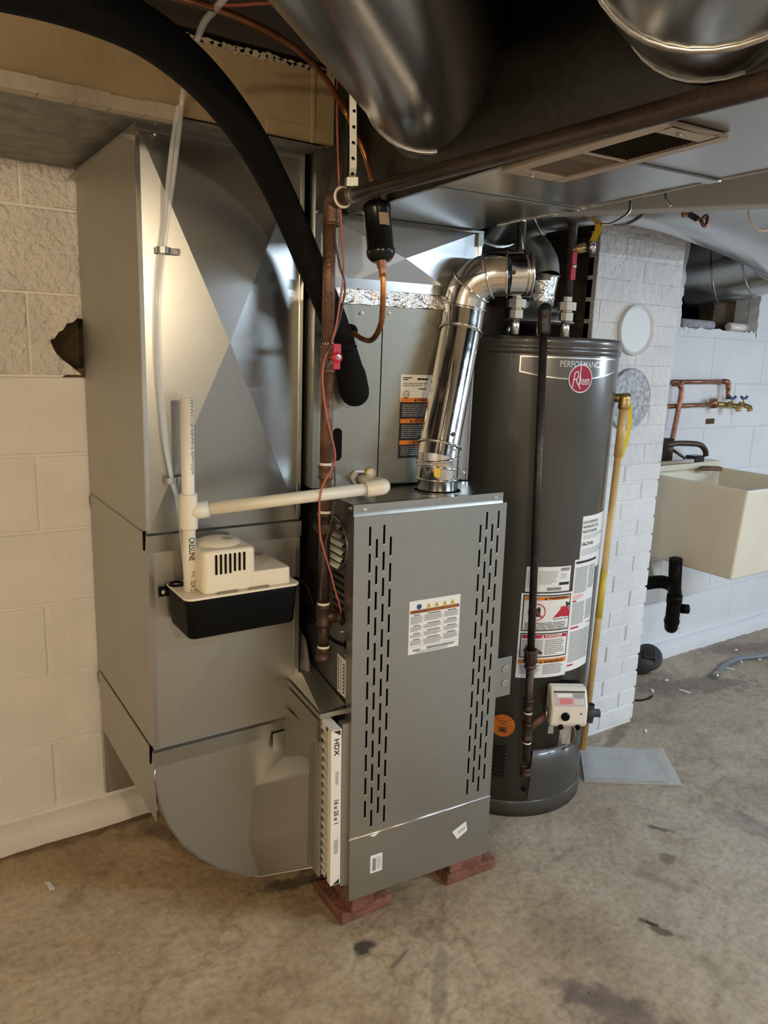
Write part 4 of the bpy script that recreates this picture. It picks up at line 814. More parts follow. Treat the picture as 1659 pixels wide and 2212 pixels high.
mb = MB().lathe((VXx, .13, tz_-.036), (0, 0, 1), [(0, RP), (0, RP+.0045), (.004, RP+.005), (.07, RP+.005), (.074, RP+.0045), (.074, RP)], 24, 'pvc'); mb.tube([TEE, TEE+hdir*.040], RP+.004, 24, 'pvc').torus(TEE+hdir*.04, hdir, RP+.003, .0015, 24, 6, 'pvc').build('tee', None, dr)
v3_ = MB().tube([TEE+hdir*.03, EP-hdir*.02], RP, 24, 'pvc').build('branch_pipe', None, dr)
CF = G(gat(772, 1031, 'Y', KY).x, KY-.002, gat(772, 1031, 'Y', KY).z)
bd_ = (CF-EP).normalized()
MB().tube(smooth([EP-hdir*.035, EP-hdir*.012, EP+bd_*.006+hdir*.002, EP+bd_*.034], 5), RP+.0045, 22, 'pvc').torus(EP-hdir*.035, hdir, RP+.003, .0022, 22, 6, 'pvc').build('elbow', None, dr)
MB().tube([EP+bd_*.03, CF], RP-.001, 20, 'pvc').build('nipple', None, dr)
MB().lathe(CF, -bd_, [(.0, .012), (.0, .021), (.012, .021), (.014, .017), (.03, .016)], 6, 'white_label', False).build('adapter', None, dr)
th = math.atan2(CP.y-.13, CP.x-VXx)
def on_pipe(z0, off): return lambda a, b: (VXx+(RP+.0004)*math.cos(th+off+b/RP), .13+(RP+.0004)*math.sin(th+off+b/RP), z0-a)
MB().text('CRESLINE', .0170, on_pipe(tz_-.052, .0), 'ink', 'LEFT', .02, .68, 1).text('PVC', .0105, on_pipe(tz_-.125, .25), 'ink', 'LEFT', 0., .8, 1).text('SDR 21', .0145, on_pipe(tz_-.145, .12), 'ink', 'LEFT', .0, .62, 1).build('pipe_print', None, v2_)
MB().text('73\u00b0F PVC 1120 NSF-PW-G ASTM D2241', .0092, on_pipe(vtop.z-.002, .55), 'ink', 'LEFT', .0, .98, 1).text('PPFA', .0100, on_pipe(vtop.z-.215, .55), 'ink', 'LEFT', .02, 1., 1).build('pipe_print', None, v1_)
x, y, z = frame(hdir); ub = V((0, 0, 1))-hdir*hdir.z; ub.normalize(); nf = hdir.cross(ub); nf = nf if nf.y < 0 else -nf
MB().text('NSF-PW 032 ASTM D2241', .010, lambda a, b: TEE+hdir*(.16+a)+(ub*math.cos((b-.002)/RP)+nf*math.sin(-(b-.002)/RP+.25))*(RP+.0004), 'ink_grey', 'LEFT', .0).build('pipe_print', None, v3_)
pu = thing('condensate_pump', 'black tank condensate pump with cream motor cover mounted on the return duct', 'pump', (-.235, .14, .785))
px0, px1, py0, py1, pz0, pz1 = -.361, -.106, .072, .207, .786, .872
def taper(x0, y0, x1, y1, z0, z1, r, k, mt):
    a = rrect(x0, y0, x1, y1, r, 5); cx_, cy_ = (x0+x1)/2, (y0+y1)/2; n_ = len(a)
    vs = [(cx_+(x-cx_)*k, cy_+(y-cy_)*k, z0) for x, y in a]+[(x, y, z1) for x, y in a]
    return MB().add(vs, [list(range(n_))[::-1], list(range(n_, 2*n_))], mt).add(vs, [(i, (i+1) % n_, n_+(i+1) % n_, n_+i) for i in range(n_)], mt, True)
taper(px0, py0, px1, py1, pz0, pz1, .018, .955, 'black').build('tank', None, pu, bevel=.006)
taper(px0-.003, py0-.003, px1+.003, py1, pz1+.0005, pz1+.006, .018, 1, 'cream').build('lid', None, pu, bevel=.0015)
cl = at(440, 1283, 'Y', py0+.006); cr = at(553, 1265, 'Y', py0+.006); ctz = at(455, 1196, 'Y', py0+.006).z; er = at(628, 1262, 'Y', py0+.006); etz = at(600, 1232, 'Y', py0+.006).z
cov = taper(cl.x, py0+.006, cr.x, py1-.004, pz1+.006, ctz+.004, .012, 1.02, 'cream').build('motor_cover', None, pu, bevel=.008, seg=4)
taper(cr.x-.012, py0+.007, er.x, py1-.008, pz1+.006, etz+.004, .008, 1.02, 'cream').build('switch_cover', None, pu, bevel=.004, seg=3)
MB().ball(((cl.x+cr.x)/2, (py0+py1)/2+.01, ctz), .05, 'cream', 24, (1.05, 1.05, .32)).build('cover_dome', None, cov)
for k in range(7):
    x = at(467+k*10.1, 1200, 'Y', py0+.005).x; za, zb_ = ctz-.004, ctz-.047+.003*(k > 3)
    MB().prism(rrect(x-.0022, zb_, x+.0022, za, .0021), (0, py0+.0055, 0), (1, 0, 0), (0, 0, 1), (0, -.0018, 0), 'black').build('vent_slot', None, cov)
for u0, u1, v in ((471, 513, 1277), (539, 580, 1268)):
    a, b = at(u0, v, 'Y', py0+.004), at(u1, v, 'Y', py0+.004); MB().box((a.x, py0+.001, pz1+.006), (b.x, py0+.012, pz1+.0105), 'cream_dark').build('latch', None, pu)
c = at(381, 1263, 'Z', pz1+.006); MB().lathe(c, (0, 0, 1), [(0, .017), (.004, .017), (.004, .011), (-.004, .010), (-.004, .0002)], 24, 'black').build('inlet_port', None, pu)
c = at(352, 1277, 'Y', YF-.004); mb = MB().box((c.x-.010, YF-.010, c.z-.010), (px0+.02, YF-.006, c.z+.012), 'black'); brk = mb.build('bracket', None, pu); MB().screw(c+V((0, -.007, 0)), (0, -1, 0), .004).build('bracket_screw', None, brk)
mb = MB()
for k in range(4): x_ = (cl.x+cr.x)/2+.004; y_ = (py0+py1)/2-.024+.006*k; mb.add([(x_, y_, ctz+.0168), (x_+.026-.005*(k % 2), y_, ctz+.0155), (x_+.026-.005*(k % 2), y_+.003, ctz+.0155), (x_, y_+.003, ctz+.0168)], [(0, 1, 2, 3)], 'ink_grey')
mb.build('cover_print', None, cov)
cord = [at(634, 1249, 'Y', .14), at(648, 1252, 'Y', .14), at(662, 1266, 'Y', .13), at(672, 1290, 'Y', .12), at(686, 1335, 'Y', .10), at(700, 1362, 'Y', .08), at(720, 1383, 'Y', .06), FM @ V((-.004, WH.y, WH.z))]
MB().tube(smooth(cord, 6), .0042, 10, 'black').build('power_cord', None, pu)
# clear discharge tubing
tb = thing('clear_tubing', 'doubled clear vinyl tubing clipped to the front of the return duct', 'tube', at(400, 1255, 'Y', .13))
def tub(pts, r=.0050): MB().tube(smooth([at(u, v, 'Y', y) for u, v, y in pts], 5), r, 12, 'clear').build('tube', None, tb)
tub([(403, 1258, .125), (397, 1200, .13), (390, 1130, .16), (382, 1075, .185), (371, 1035, .196), (360, 960, .196), (352, 880, .196), (345, 780, .196), (343, 680, .196), (347, 600, .196), (354, 541, .196), (362, 470, .19), (373, 390, .17), (382, 320, .14), (388, 270, .125), (392, 225, .12), (395, 200, .11), (400, 165, .06)])
tub([(371, 1035, .188), (356, 960, .192), (347, 880, .196), (339, 780, .196), (337, 680, .196), (340, 600, .196), (346, 541, .196), (355, 480, .19), (362, 400, .17), (372, 310, .14), (380, 260, .125), (386, 228, .12)], .0042)
tub([(425, 90, -.05), (440, 50, -.10), (465, 20, -.15), (490, -10, -.2)], .0055)
for u, v in ((352, 541), (369, 1037)):
    c = at(u, v, 'Y', .197); cl_ = thing('pipe_clamp', 'small steel tube clamp screwed to the return duct '+('near the top' if v < 800 else 'beside the white standpipe'), 'clamp', c)
    MB().lathe(c+V((0, 0, -.006)), (0, 0, 1), [(0, .0145), (.012, .0145)], 16, 'strap').build('band', None, cl_)
    MB().box((c.x+.010, c.y-.004, c.z-.006), (c.x+.034, c.y-.001, c.z+.006), 'strap').build('tab', None, cl_); MB().screw((c.x+.026, c.y-.004, c.z), (0, -1, 0), .004, 'galv_dull').build('clamp_screw', None, cl_)
# ================================================================== WATER HEATER
HX, HY, HR = .810, .348, .255
wh = thing('water_heater', 'tall grey gas water heater with red round badge and warning labels', 'water heater', (HX, HY, 0))
MB().lathe((HX, HY, .05), (0, 0, 1), [(0, HR-.002), (0, HR), (1.345, HR)], 72, 'heater_grey').build('jacket', None, wh)
MB().lathe((HX, HY, 0), (0, 0, 1), [(0, .0002), (0, HR+.003), (.045, HR+.003), (.052, HR+.001), (.052, HR-.01)], 72, 'heater_dark').build('base_pan', None, wh)
MB().lathe((HX, HY, 1.392), (0, 0, 1), [(0, HR-.004), (0, HR+.003), (.014, HR+.004), (.018, HR+.001), (.024, HR+.001), (.030, HR+.004), (.042, HR+.004), (.047, HR), (.047, .0002)], 72, 'heater_grey').build('top_pan', None, wh)
def hc(th, z, h=.001): return (HX+(HR+h)*math.cos(th), HY+(HR+h)*math.sin(th), z)
def px_c(u, v): return cyl_at(u, v, HX, HY, HR)
def hlab(name, ul, ur, vb, vt, umid=None):
    pass
def cyl_fn(th0, z0): return lambda u, v, h=.001: hc(th0+u/HR, z0+v, h)
def hstick(name, p_ul, p_lr, rects, texts=(), parent=wh):
    (t0, zt_), (t1, zb_) = px_c(*p_ul), px_c(*p_lr); fn = cyl_fn(t0, zb_); mb = MB(); W_, H_ = (t1-t0)*HR, zt_-zb_
    lab_rects(mb, rects(W_, H_), fn, 320)
    for (s_, size, u, v, mt, ax, bold, sx) in texts(W_, H_) if texts else (): mb.text(s_, size, (lambda a, b, u=u, v=v: fn(u+a, v+b, .0022)), mt, ax, bold, sx)
    return mb, fn, W_, H_, lambda: mb.build(name, None, parent)
# badge band
t0, za = px_c(1124, 766); t1, zb_ = px_c(1330, 766); zc_ = za; W_ = (t1-t0)*HR
fn = cyl_fn(t0, zc_-.062); mb = MB(); n_ = 40
def low(u): s_ = u/W_; return .022*(1-math.sin(PI*min(1, .08+s_*.92)))  # curved lower edge
top = .060
def band(o, i0, i1, h, mt):
    vs = []
    for k in range(n_+1):
        u = i0+(i1-i0)*k/n_; vs += [fn(u, low(u)+o, h), fn(u, top-o, h)]
    mb.add(vs, [(2*k, 2*k+2, 2*k+3, 2*k+1) for k in range(n_)], mt, True)
band(0, 0, W_, .0008, 'silver'); band(.0035, .0035, W_-.0035, .0012, 'badge_grey')
mb.text('PERFORMANCE', .0235, lambda a, b: fn(W_*.33+a, top-.026+b, .0022), 'silver', 'LEFT', .012, .84); mb.build('name_band', None, wh)
tb_, zb_ = px_c(1254, 818); fb = lambda u, v, h=.001: hc(tb_+u/HR, zb_+v, h)
def disc(mb, r, h, mt):
    vs = [fb(0, 0, h)]; rg_ = []
    for j in (1, 2, 3):
        for k in range(40): vs.append(fb(r*j/3*math.cos(2*PI*k/40), r*j/3*math.sin(2*PI*k/40), h))
    f = [(0, 1+k, 1+(k+1) % 40) for k in range(40)]+[(1+(j-1)*40+k, 1+j*40+k, 1+j*40+(k+1) % 40, 1+(j-1)*40+(k+1) % 40) for j in (1, 2) for k in range(40)]
    mb.add(vs, f, mt, True)
mat('badge_red', (.36, .012, .04), .3, .3, coat=.5); mat('badge_white', (.78, .77, .76), .2, .35)
mb = MB(); disc(mb, .0385, .0022, 'badge_white'); disc(mb, .0355, .0030, 'badge_red')
def stroke(pts, w_, h=.0042):
    P = smooth([V((x, y, 0)) for x, y in pts], 6); vs = []
    for i, p_ in enumerate(P):
        d = (P[min(i+1, len(P)-1)]-P[max(i-1, 0)]).normalized(); n__ = V((-d.y, d.x, 0))*w_
        vs += [fb(p_.x+n__.x, p_.y+n__.y, h), fb(p_.x-n__.x, p_.y-n__.y, h)]
    mb.add(vs, [(2*i, 2*i+1, 2*i+3, 2*i+2) for i in range(len(P)-1)], 'badge_white')
stroke([(-.026, -.024), (-.023, .0), (-.021, .016)], .0013); stroke([(-.021, .016), (-.012, .018), (-.010, .006), (-.016, -.002), (-.022, -.002)], .0013); stroke([(-.017, -.002), (-.009, -.016), (-.001, -.027)], .0014)
stroke([(-.004, .0345), (-.0045, .012), (-.006, -.017)], .0012)
mb.text('heem', .037, lambda a, b: fb(-.0035+a, -.0165+b, .0042), 'badge_white', 'LEFT', .0, .40); mb.build('badge', None, wh)
# stickers
def texts_dn(W, H): return [('DO NOT RETURN THIS', .0115, .004, H-.022, 'ink', 'LEFT', .015, .62), ('WATER HEATER TO THE', .0115, .003, H-.036, 'ink', 'LEFT', .015, .62), ('PLACE OF PURCHASE', .0115, .004, H-.050, 'ink', 'LEFT', .015, .66), ('1-866-279-4566', .0150, .002, H-.088, 'ink', 'LEFT', .01, .62)]
mb, fn, W_, H_, bl = hstick('return_notice', (1260, 1116), (1294, 1214), lambda W, H: [(0, 0, W, H, 'white_label')]+para(.01, H-.070, W-.01, H-.056, 3, 'ink_light')+para(.008, H-.118, W-.008, H-.098, 4, 'ink_light'), texts_dn); bl()
mb, fn, W_, H_, bl = hstick('data_label', (1138, 1224), (1229, 1275), lambda W, H: [(0, 0, W, H, 'white_label')]+para(.006, .012, .014, H-.01, 12, 'ink_light')+para(W*.28, H*.30, W*.70, H*.85, 8, 'ink_light')+para(W*.75, H*.82, W*.97, H*.95, 2, 'ink')+para(W*.76, H*.5, W*.9, H*.72, 4, 'ink_light')+[(W*.73, H*.26, W*.97, H*.37, 'ink')]+[(W*.46+k*.0019, .004, W*.46+k*.0019+(.0011 if k % 3 else .0005), .0135, 'ink') for k in range(24)], None); bl()
(t0, zt_), (t1, zb_) = px_c(1127, 1278), px_c(1236, 1280); zt_ = (zt_+zb_)/2; zlo = px_c(1180, 1463)[1]; W_ = (t1-t0)*HR; H_ = zt_-zlo; fn = cyl_fn(t0, zlo)
R_ = [(0, 0, W_, H_, 'white_label')]
def frame_box(a, b, c, d, head): return [(a, b, c, d, 'ink_frame'), (a+.0035, b+.0035, c-.0035, d-.0035, 'white_label'), (a+.005, d-.0155, c-.005, d-.005, head)]
R_ += frame_box(.006, H_*.56, W_-.004, H_-.005, 'orange')+frame_box(.006, H_*.245, W_-.004, H_*.535, 'red')+[(.006, H_*.175, W_-.004, H_*.225, 'orange')]
R_ += para(.016, H_*.575, W_-.012, H_*.665, 5, 'ink', .2, .42)+para(W_*.5, H_*.275, W_-.014, H_*.46, 8, 'ink_grey', .3)+para(.010, H_*.05, W_*.45, H_*.16, 5, 'ink_grey')+para(W_*.5, H_*.04, W_-.01, H_*.165, 6, 'ink_grey')+[(.012, H_*.268, W_*.46, H_*.46, 'ink_light')]
mb = MB(); lab_rects(mb, R_, fn, 320)
for s_, v, mt in (('WARNING', H_-.0185, 'ink'), ('DANGER', H_*.535-.0135, 'white_label'), ('WARNING', H_*.178, 'ink')):
    mb.text(s_, .0125, lambda a, b, v=v: fn(W_*.5+a, v+b, .0022), mt, 'LEFT', .02, 1.1); mb.add([fn(W_*.42, v, .0022), fn(W_*.42+.009, v, .0022), fn(W_*.42+.0045, v+.008, .0022)], [(0, 1, 2)], mt)
mb.text('Flammable Vapors', .0075, lambda a, b: fn(W_*.62+a, H_*.69+b, .0022), 'ink')
fl_ = [(.62, .715), (.96, .715), (.95, .76), (.97, .775), (.93, .80), (.955, .825), (.90, .82), (.89, .845), (.84, .83), (.82, .855), (.80, .825), (.77, .85), (.76, .81), (.70, .765)]
mb.add([fn(W_*a, H_*b, .0022) for a, b in fl_], [list(range(len(fl_)))], 'red')
for a, b, c, d in ((.88, .83, .93, .87), (.885, .87, .905, .89), (.93, .85, .945, .885), (.865, .855, .88, .89)): mb.add([fn(W_*a, H_*b, .0025), fn(W_*c, H_*b, .0025), fn(W_*c, H_*d, .0025), fn(W_*a, H_*d, .0025)], [(0, 1, 2, 3)], 'ink')
cc = (W_*.30, H_*.785); r1, r2 = .026, .0235; vs = []
for k in range(31): a = 2*PI*k/30; vs += [fn(cc[0]+r1*math.cos(a), cc[1]+r1*math.sin(a), .0022), fn(cc[0]+r2*math.cos(a), cc[1]+r2*math.sin(a), .0022)]
mb.add(vs, [(2*k, 2*k+1, 2*k+3, 2*k+2) for k in range(30)], 'red'); mb.add([fn(cc[0]+a, cc[1]+b, .0020) for a, b in ((-.009, -.014), (.010, -.014), (.010, .012), (.004, .018), (.004, .012), (-.009, .012))], [(0, 1, 2, 3, 4, 5)], 'ink'); mb.add([fn(cc[0]+a, cc[1]+b, .0025) for a, b in ((-.018, .015), (-.015, .018), (.018, -.015), (.015, -.018))], [(0, 1, 2, 3)], 'red')
mb.add([fn(W_*a, H_*b, .0022) for a, b in ((.14, .30), (.30, .30), (.46, .285), (.46, .31), (.32, .37), (.14, .40))], [(0, 1, 2, 3, 4, 5)], 'dark_wire')
mb.build('hazard_label', None, wh)
(t0b, zt2), (t1b, _) = px_c(1243, 1213), px_c(1289, 1200); t0b = t1+.03; W2 = (t1b-t0b)*HR; zt2 = px_c(1262, 1206)[1]; H2_ = zt2-px_c(1225, 1450)[1]; fn2 = cyl_fn(t0b-.03, zt2-H2_)
R_ = [(0, 0, W2, H2_, 'white_label'), (.005, H2_-.013, W2-.003, H2_-.006, 'ink')]
for v0, v1, n_ in ((.70, .93, 17), (.42, .62, 14)): R_ += para(.006, H2_*v0, W2*.56, H2_*v1, n_, 'ink_grey', .15)+para(W2*.62, H2_*(v0+.02), W2-.005, H2_*v1, n_-1, 'ink_grey', .15)
R_ += para(.006, H2_*.645, W2*.5, H2_*.69, 4, 'pink_ink')+para(.006, H2_*.08, W2-.006, H2_*.36, 20, 'ink_grey', .1)+[(.005, H2_*.625, .02, H2_*.64, 'red'), (.005, H2_*.385, .04, H2_*.40, 'red'), (W2-.03, H2_*.40, W2-.004, H2_*.408, 'red'), (.005, H2_*.045, .03, H2_*.06, 'red')]
mb = MB(); lab_rects(mb, R_, fn2, 320); mb.build('instruction_label', None, wh)
tO, zO = px_c(1086, 1567); mb = MB(); fb = lambda u, v, h=.001: hc(tO+u/HR, zO+v, h); disc(mb, .036, .0010, 'orange')
for k, w_ in ((.018, .022), (.012, .012), (.004, .010)): mb.add([fb(-w_, k, .0015), fb(w_, k, .0015), fb(w_, k+.003, .0015), fb(-w_, k+.003, .0015)], [(0, 1, 2, 3)], 'brown_ink')
mb.add([fb(-.012, -.022, .0015), fb(.012, -.022, .0015), fb(.012, -.004, .0015), fb(-.012, -.004, .0015)], [(0, 1, 2, 3)], 'brown_ink'); mb.add([fb(-.005, -.018, .0020), fb(.005, -.018, .0020), fb(0, -.008, .0020)], [(0, 1, 2)], 'ink'); mb.build('round_sticker', None, wh)
# air intake mesh at the base
ta, za = px_c(1066, 1610); tb2, zb2 = px_c(1088, 1680); mb = MB(); mb.add([hc(ta+(tb2-ta)*k/8, z, .0008) for k in range(9) for z in (zb2, za)], [(2*k, 2*k+2, 2*k+3, 2*k+1) for k in range(8)], 'black'); ms = mb.build('intake_screen', None, wh)
for i in range(9):
    for j in range(16):
        if (i+j) % 2 == 0:
            a = ta+(tb2-ta)*(i+.3)/9; z = zb2+(za-zb2)*(j+.25)/16; d = (tb2-ta)/9*.45; e = (za-zb2)/16*.5
            if j == 0 and i == 0: mbs = MB()
            mbs.add([hc(a, z, .0014), hc(a+d, z, .0014), hc(a+d, z+e, .0014), hc(a, z+e, .0014)], [(0, 1, 2, 3)], 'ink_grey')
tag(mbs.build('screen_mesh', None, ms), kind='stuff')
# burner cover: curved outer shield
tc0, zc0 = px_c(1148, 1618); tc1, _ = px_c(1243, 1640); mb = MB(); vs = []; zlo = .045
for k in range(17):
    th = tc0+(tc1-tc0)*k/16; s_ = k/16; ztop = zc0-(0 if s_ < .62 else .035*(s_-.62)/.38); vs += [hc(th, zlo+.02*abs(s_-.5), .0016), hc(th, ztop*.5+zlo*.5, .008), hc(th, ztop, .012), hc(th, ztop, .001)]
mb.add(vs, [(4*k+j, 4*k+4+j, 4*k+5+j, 4*k+1+j) for k in range(16) for j in range(3)], 'heater_dark', True).build('burner_shield', None, wh)
tq, zq = px_c(1131, 1703); MB().lathe(hc(tq, zq), (math.cos(tq), math.sin(tq), 0), [(0, .008), (.004, .008), (.005, .0002)], 12, 'black').build('drain_port', None, wh)
# gas control valve
tv, zv = cyl_at(1238, 1532, HX, HY, HR+.085); er = V((math.cos(tv), math.sin(tv), 0)); et = V((-math.sin(tv), math.cos(tv), 0)); VC = V((HX, HY, zv))+er*(HR+.055)
er2 = (er*.93-et*.37).normalized(); et2 = V((-er2.y, er2.x, 0))
gv = MB(); w_ = .054
prof = [(-.03, -.052), (.025, -.058), (.034, -.045), (.034, .008), (.010, .050), (.0, .056), (-.03, .056)]
gv.prism(prof, VC-et2*w_, er2, (0, 0, 1), et2*(2*w_), 'white_plastic'); gvo = gv.build('gas_control', None, wh, bevel=.007, seg=3)
def face(s_, q, h=.001):   # q 0..1 up the sloped face
    a = er2*.034+V((0, 0, .008)); b = er2*.010+V((0, 0, .050)); nn = (er2*.042+V((0, 0, .024))).normalized(); return VC+a+(b-a)*q+et2*s_+nn*h
def fq(s0, q0, s1, q1, mt, h, m): m.add([face(s0, q0, h), face(s1, q0, h), face(s1, q1, h), face(s0, q1, h)], [(0, 1, 2, 3)], mt)
m_ = MB(); fq(-.046, .04, .046, .96, 'ink_light', .0008, m_); fq(-.046, .86, .046, .96, 'ink', .0012, m_); fq(-.034, .14, .012, .55, 'pink_ink', .0012, m_); fq(-.036, .6, .008, .8, 'white_label', .0012, m_); fq(.016, .2, .040, .5, 'white_label', .0012, m_); fq(.012, .56, .042, .82, 'ink_grey', .0012, m_)
for q in (.2, .27, .34, .41, .48): fq(-.030, q, .008, q+.03, 'red', .0016, m_)
for q in (.26, .36, .46): fq(.018, q, .038, q+.04, 'ink_grey', .0016, m_)
m_.build('valve_label', None, gvo)
kc = VC+er2*.034-et2*.012+V((0, 0, -.020)); MB().lathe(kc, er2, [(0, .0125), (.006, .012), (.008, .009), (.008, .0002)], 20, 'black').build('button', None, gvo)
MB().lathe(VC+er2*.034+et2*.034+V((0, 0, -.012)), er2, [(0, .003), (.001, .0002)], 10, 'ink').build('sensor_eye', None, gvo)
for s_ in (-.022, .028): MB().lathe(VC+er2*.030+et2*s_+V((0, 0, -.054)), er2, [(0, .008), (.006, .008), (.006, .0002)], 12, 'black').build('terminal', None, gvo)
MB().obox(VC-er2*.045, er2*.018, et2*.05, V((0, 0, .05)), 'black').build('valve_mount', None, wh)
dc = VC+et2*.072+V((0, 0, -.025)); MB().lathe(dc-et2*.012, et2, [(0, .0002), (0, .020), (.018, .020), (.022, .012), (.04, .012), (.04, .0002)], 16, 'rubber').lathe(dc, (0, 0, 1), [(-.028, .011), (.028, .011)], 10, 'rubber').build('drain_cock', None, wh)
b0 = VC-er2*.02+V((0, 0, -.055))
MB().tube([b0-et2*.006, b0-et2*.004+V((0, 0, -.085))], .0065, 10, 'steel_bright').build('pilot_tube', None, wh); MB().tube(smooth([b0+et2*.022, b0+et2*.035+er2*.02+V((0, 0, -.04)), b0+et2*.02+er2*.02+V((0, 0, -.075)), b0+et2*.004+V((0, 0, -.1))], 5), .002, 8, 'copper').build('pilot_wire', None, wh); MB().obox(b0+et2*.012+V((0, 0, -.04)), et2*.014, er2*.003, V((0, 0, .04)), 'silver').obox(b0-et2*.035+V((0, 0, -.035)), et2*.008, er2*.003, V((0, 0, .012)), 'silver').build('burner_plate', None, wh)
# draft hood
TT = 1.439; HX_, HX = HX, HX+.018; hcx, hcy = V((HX+.0, HY, 0)).xy
MB().lathe((HX, HY, TT+.045), (0, 0, 1), [(0, .0002), (0, .105), (.004, .105), (.03, .062), (.045, .042), (.075, .040)], 32, 'galv_dull').build('draft_hood', None, wh)
for k in range(4): a = PI/4+PI/2*k; MB().tube([(HX+.09*math.cos(a), HY+.09*math.sin(a), TT), (HX+.085*math.cos(a), HY+.085*math.sin(a), TT+.046)], .005, 8, 'steel_bright').build('hood_leg', None, wh)
# ------------------------------------------------------------------ water heater vent
hv = thing('heater_vent_pipe', 'dull round vent pipe with elbow above the draft hood', 'vent pipe', (HX, HY, TT+.11))
vp = [V((HX, HY, TT+.10)), V((HX+.016, HY, TT+.18)), V((HX+.020, HY+.02, TT+.23)), V((HX+.0, HY+.08, TT+.29)), V((HX-.03, HY+.25, TT+.34)), V((HX-.03, HY+.36, TT+.34))]
MB().tube(vp[:2], .039, 28, 'galv', False).build('straight_pipe', None, hv); MB().tube(smooth(vp[1:], 5), .041, 28, 'galv_dull', False).torus(vp[1], (0, 0, 1), .041, .003, 28, 6, 'galv').build('elbow', None, hv)
mb = MB().lathe((HX, HY, TT+.105), (0, 0, 1), [(.02*k/2, .0400+.003*random.random()) for k in range(7)], 28, 'foil'); mb.build('foil_wrap', None, hv)
MB().lathe((HX, HY, TT+.128), (0, 0, 1), [(0, .0440), (.018, .0440)], 14, 'red', True, -2.6, -1.2).build('red_print', None, hv)
HX = HX_
# ------------------------------------------------------------------ water pipes with unions and valves
def wpipe(name, label, u, v, lever, col):
    b = at(u, v, 'Z', TT); t = thing(name, label, 'pipe', b)
    MB().tube([b, b+V((0, 0, .045))], .0115, 14, 'steel_bright').build('nipple', None, t)
    MB().lathe(b+V((0, 0, .04)), (0, 0, 1), [(0, .0), (0, .018), (.02, .018), (.022, .014), (.026, .014), (.026, .024), (.046, .024), (.048, .012), (.06, .012)], 8, 'galv_dull', False).build('union', None, t)
    MB().tube([b+V((0, 0, .09)), b+V((0, 0, .52))], .011, 14, 'dark_iron').build('riser', None, t)
    return t, b
t, b = wpipe('cold_water_pipe', 'galvanised water pipe riser and union hidden behind the furnace vent elbow', 1111, 722, None, None)
t, b = wpipe('hot_water_pipe', 'water pipe riser with red and yellow handled valves by the chimney', 1219, 727, 'yellow', 'red')
MB().obox(b+V((-.006, -.016, .175)), V((.008, 0, 0)), V((0, .003, 0)), V((0, 0, .034)), 'badge_red').lathe(b+V((-.006, -.019, .175)), (0, -1, 0), [(0, .006), (.004, .006), (.004, .0002)], 10, 'chrome').build('red_handle', None, t)
MB().tube([b+V((.0, 0, .215)), b+V((.03, -.02, .225))], .012, 12, 'brass').lathe(b+V((.035, -.025, .225)), (.7, -.7, 0), [(0, .0), (0, .015), (.015, .014), (.018, .006), (.018, .0)], 12, 'chrome').build('ball_valve', None, t)
lv = [b+V((.04, -.03, .235)), b+V((.058, -.03, .265)), b+V((.066, -.025, .29)), b+V((.066, -.02, .365))]; wdv = RT*.009
MB().add([p_+wdv*s_ for p_ in lv for s_ in (-1, 1)], [(2*i, 2*i+1, 2*i+3, 2*i+2) for i in range(3)], 'yellow_lever').add([p_+wdv*s_+FW*.003 for p_ in lv for s_ in (-1, 1)], [(2*i, 2*i+2, 2*i+3, 2*i+1) for i in range(3)], 'yellow_lever').build('yellow_lever', None, t)
# ------------------------------------------------------------------ gas line of the water heater
hg = thing('heater_gas_line', 'dark iron gas pipe standing in front of the water heater', 'pipe', cyl_at and V((HX, HY, .2)))
def hp_(u, v, r=HR+.045): a, z = cyl_at(u, v, HX, HY, r); return V((HX+r*math.cos(a), HY+r*math.sin(a), z))
g0, g1 = hp_(1176, 690), hp_(1136, 1660); gd = (g1-g0)
def gpt(v): return g0+gd*((v-690)/(1660-690))
MB().tube([gpt(700), gpt(1385)], .0108, 16, 'dark_iron').build('pipe', None, hg); MB().tube([gpt(1385), gpt(1640)], .0115, 16, 'black_iron').build('pipe', None, hg)
bk = at(1222, 672, 'Y', .33); bd2 = (bk-gpt(680)).normalized()
MB().tube(smooth([gpt(718), gpt(690), gpt(672), gpt(672)+bd2*.03], 5), .0165, 16, 'dark_iron').build('elbow', None, hg); MB().tube([gpt(672), bk], .0115, 14, 'dark_iron').build('back_pipe', None, hg)
def hfit(v0, v1, r, name, nut=False):
    a, b = gpt(v0), gpt(v1); d = b-a; L_ = d.length; MB().lathe(a, d, [(0, r*.75), (0, r), (.006, r*1.08), (.008, r*.93), (L_-.008, r*.93), (L_-.006, r*1.08), (L_, r), (L_, r*.75)], 8 if nut else 16, 'black_iron', not nut).build(name, None, hg)
hfit(1378, 1408, .020, 'union', True); hfit(1404, 1420, .0165, 'union_tail'); hfit(1492, 1518, .0155, 'coupling'); hfit(1548, 1590, .0160, 'tee'); hfit(1656, 1675, .0165, 'drip_cap')
MB().tube([gpt(1565), VC-et2*.052+V((0, 0, -.026))], .0115, 14, 'brown_pipe').lathe(VC-et2*.064+V((0, 0, -.026)), et2, [(0, .012), (0, .018), (.006, .018), (.006, .012)], 16, 'strap').build('branch', None, hg)
for v in (1523, 1594): MB().lathe(gpt(v), gd, [(0, .0125), (.005, .0125)], 14, 'white_plastic').build('sealing_tape', None, hg)
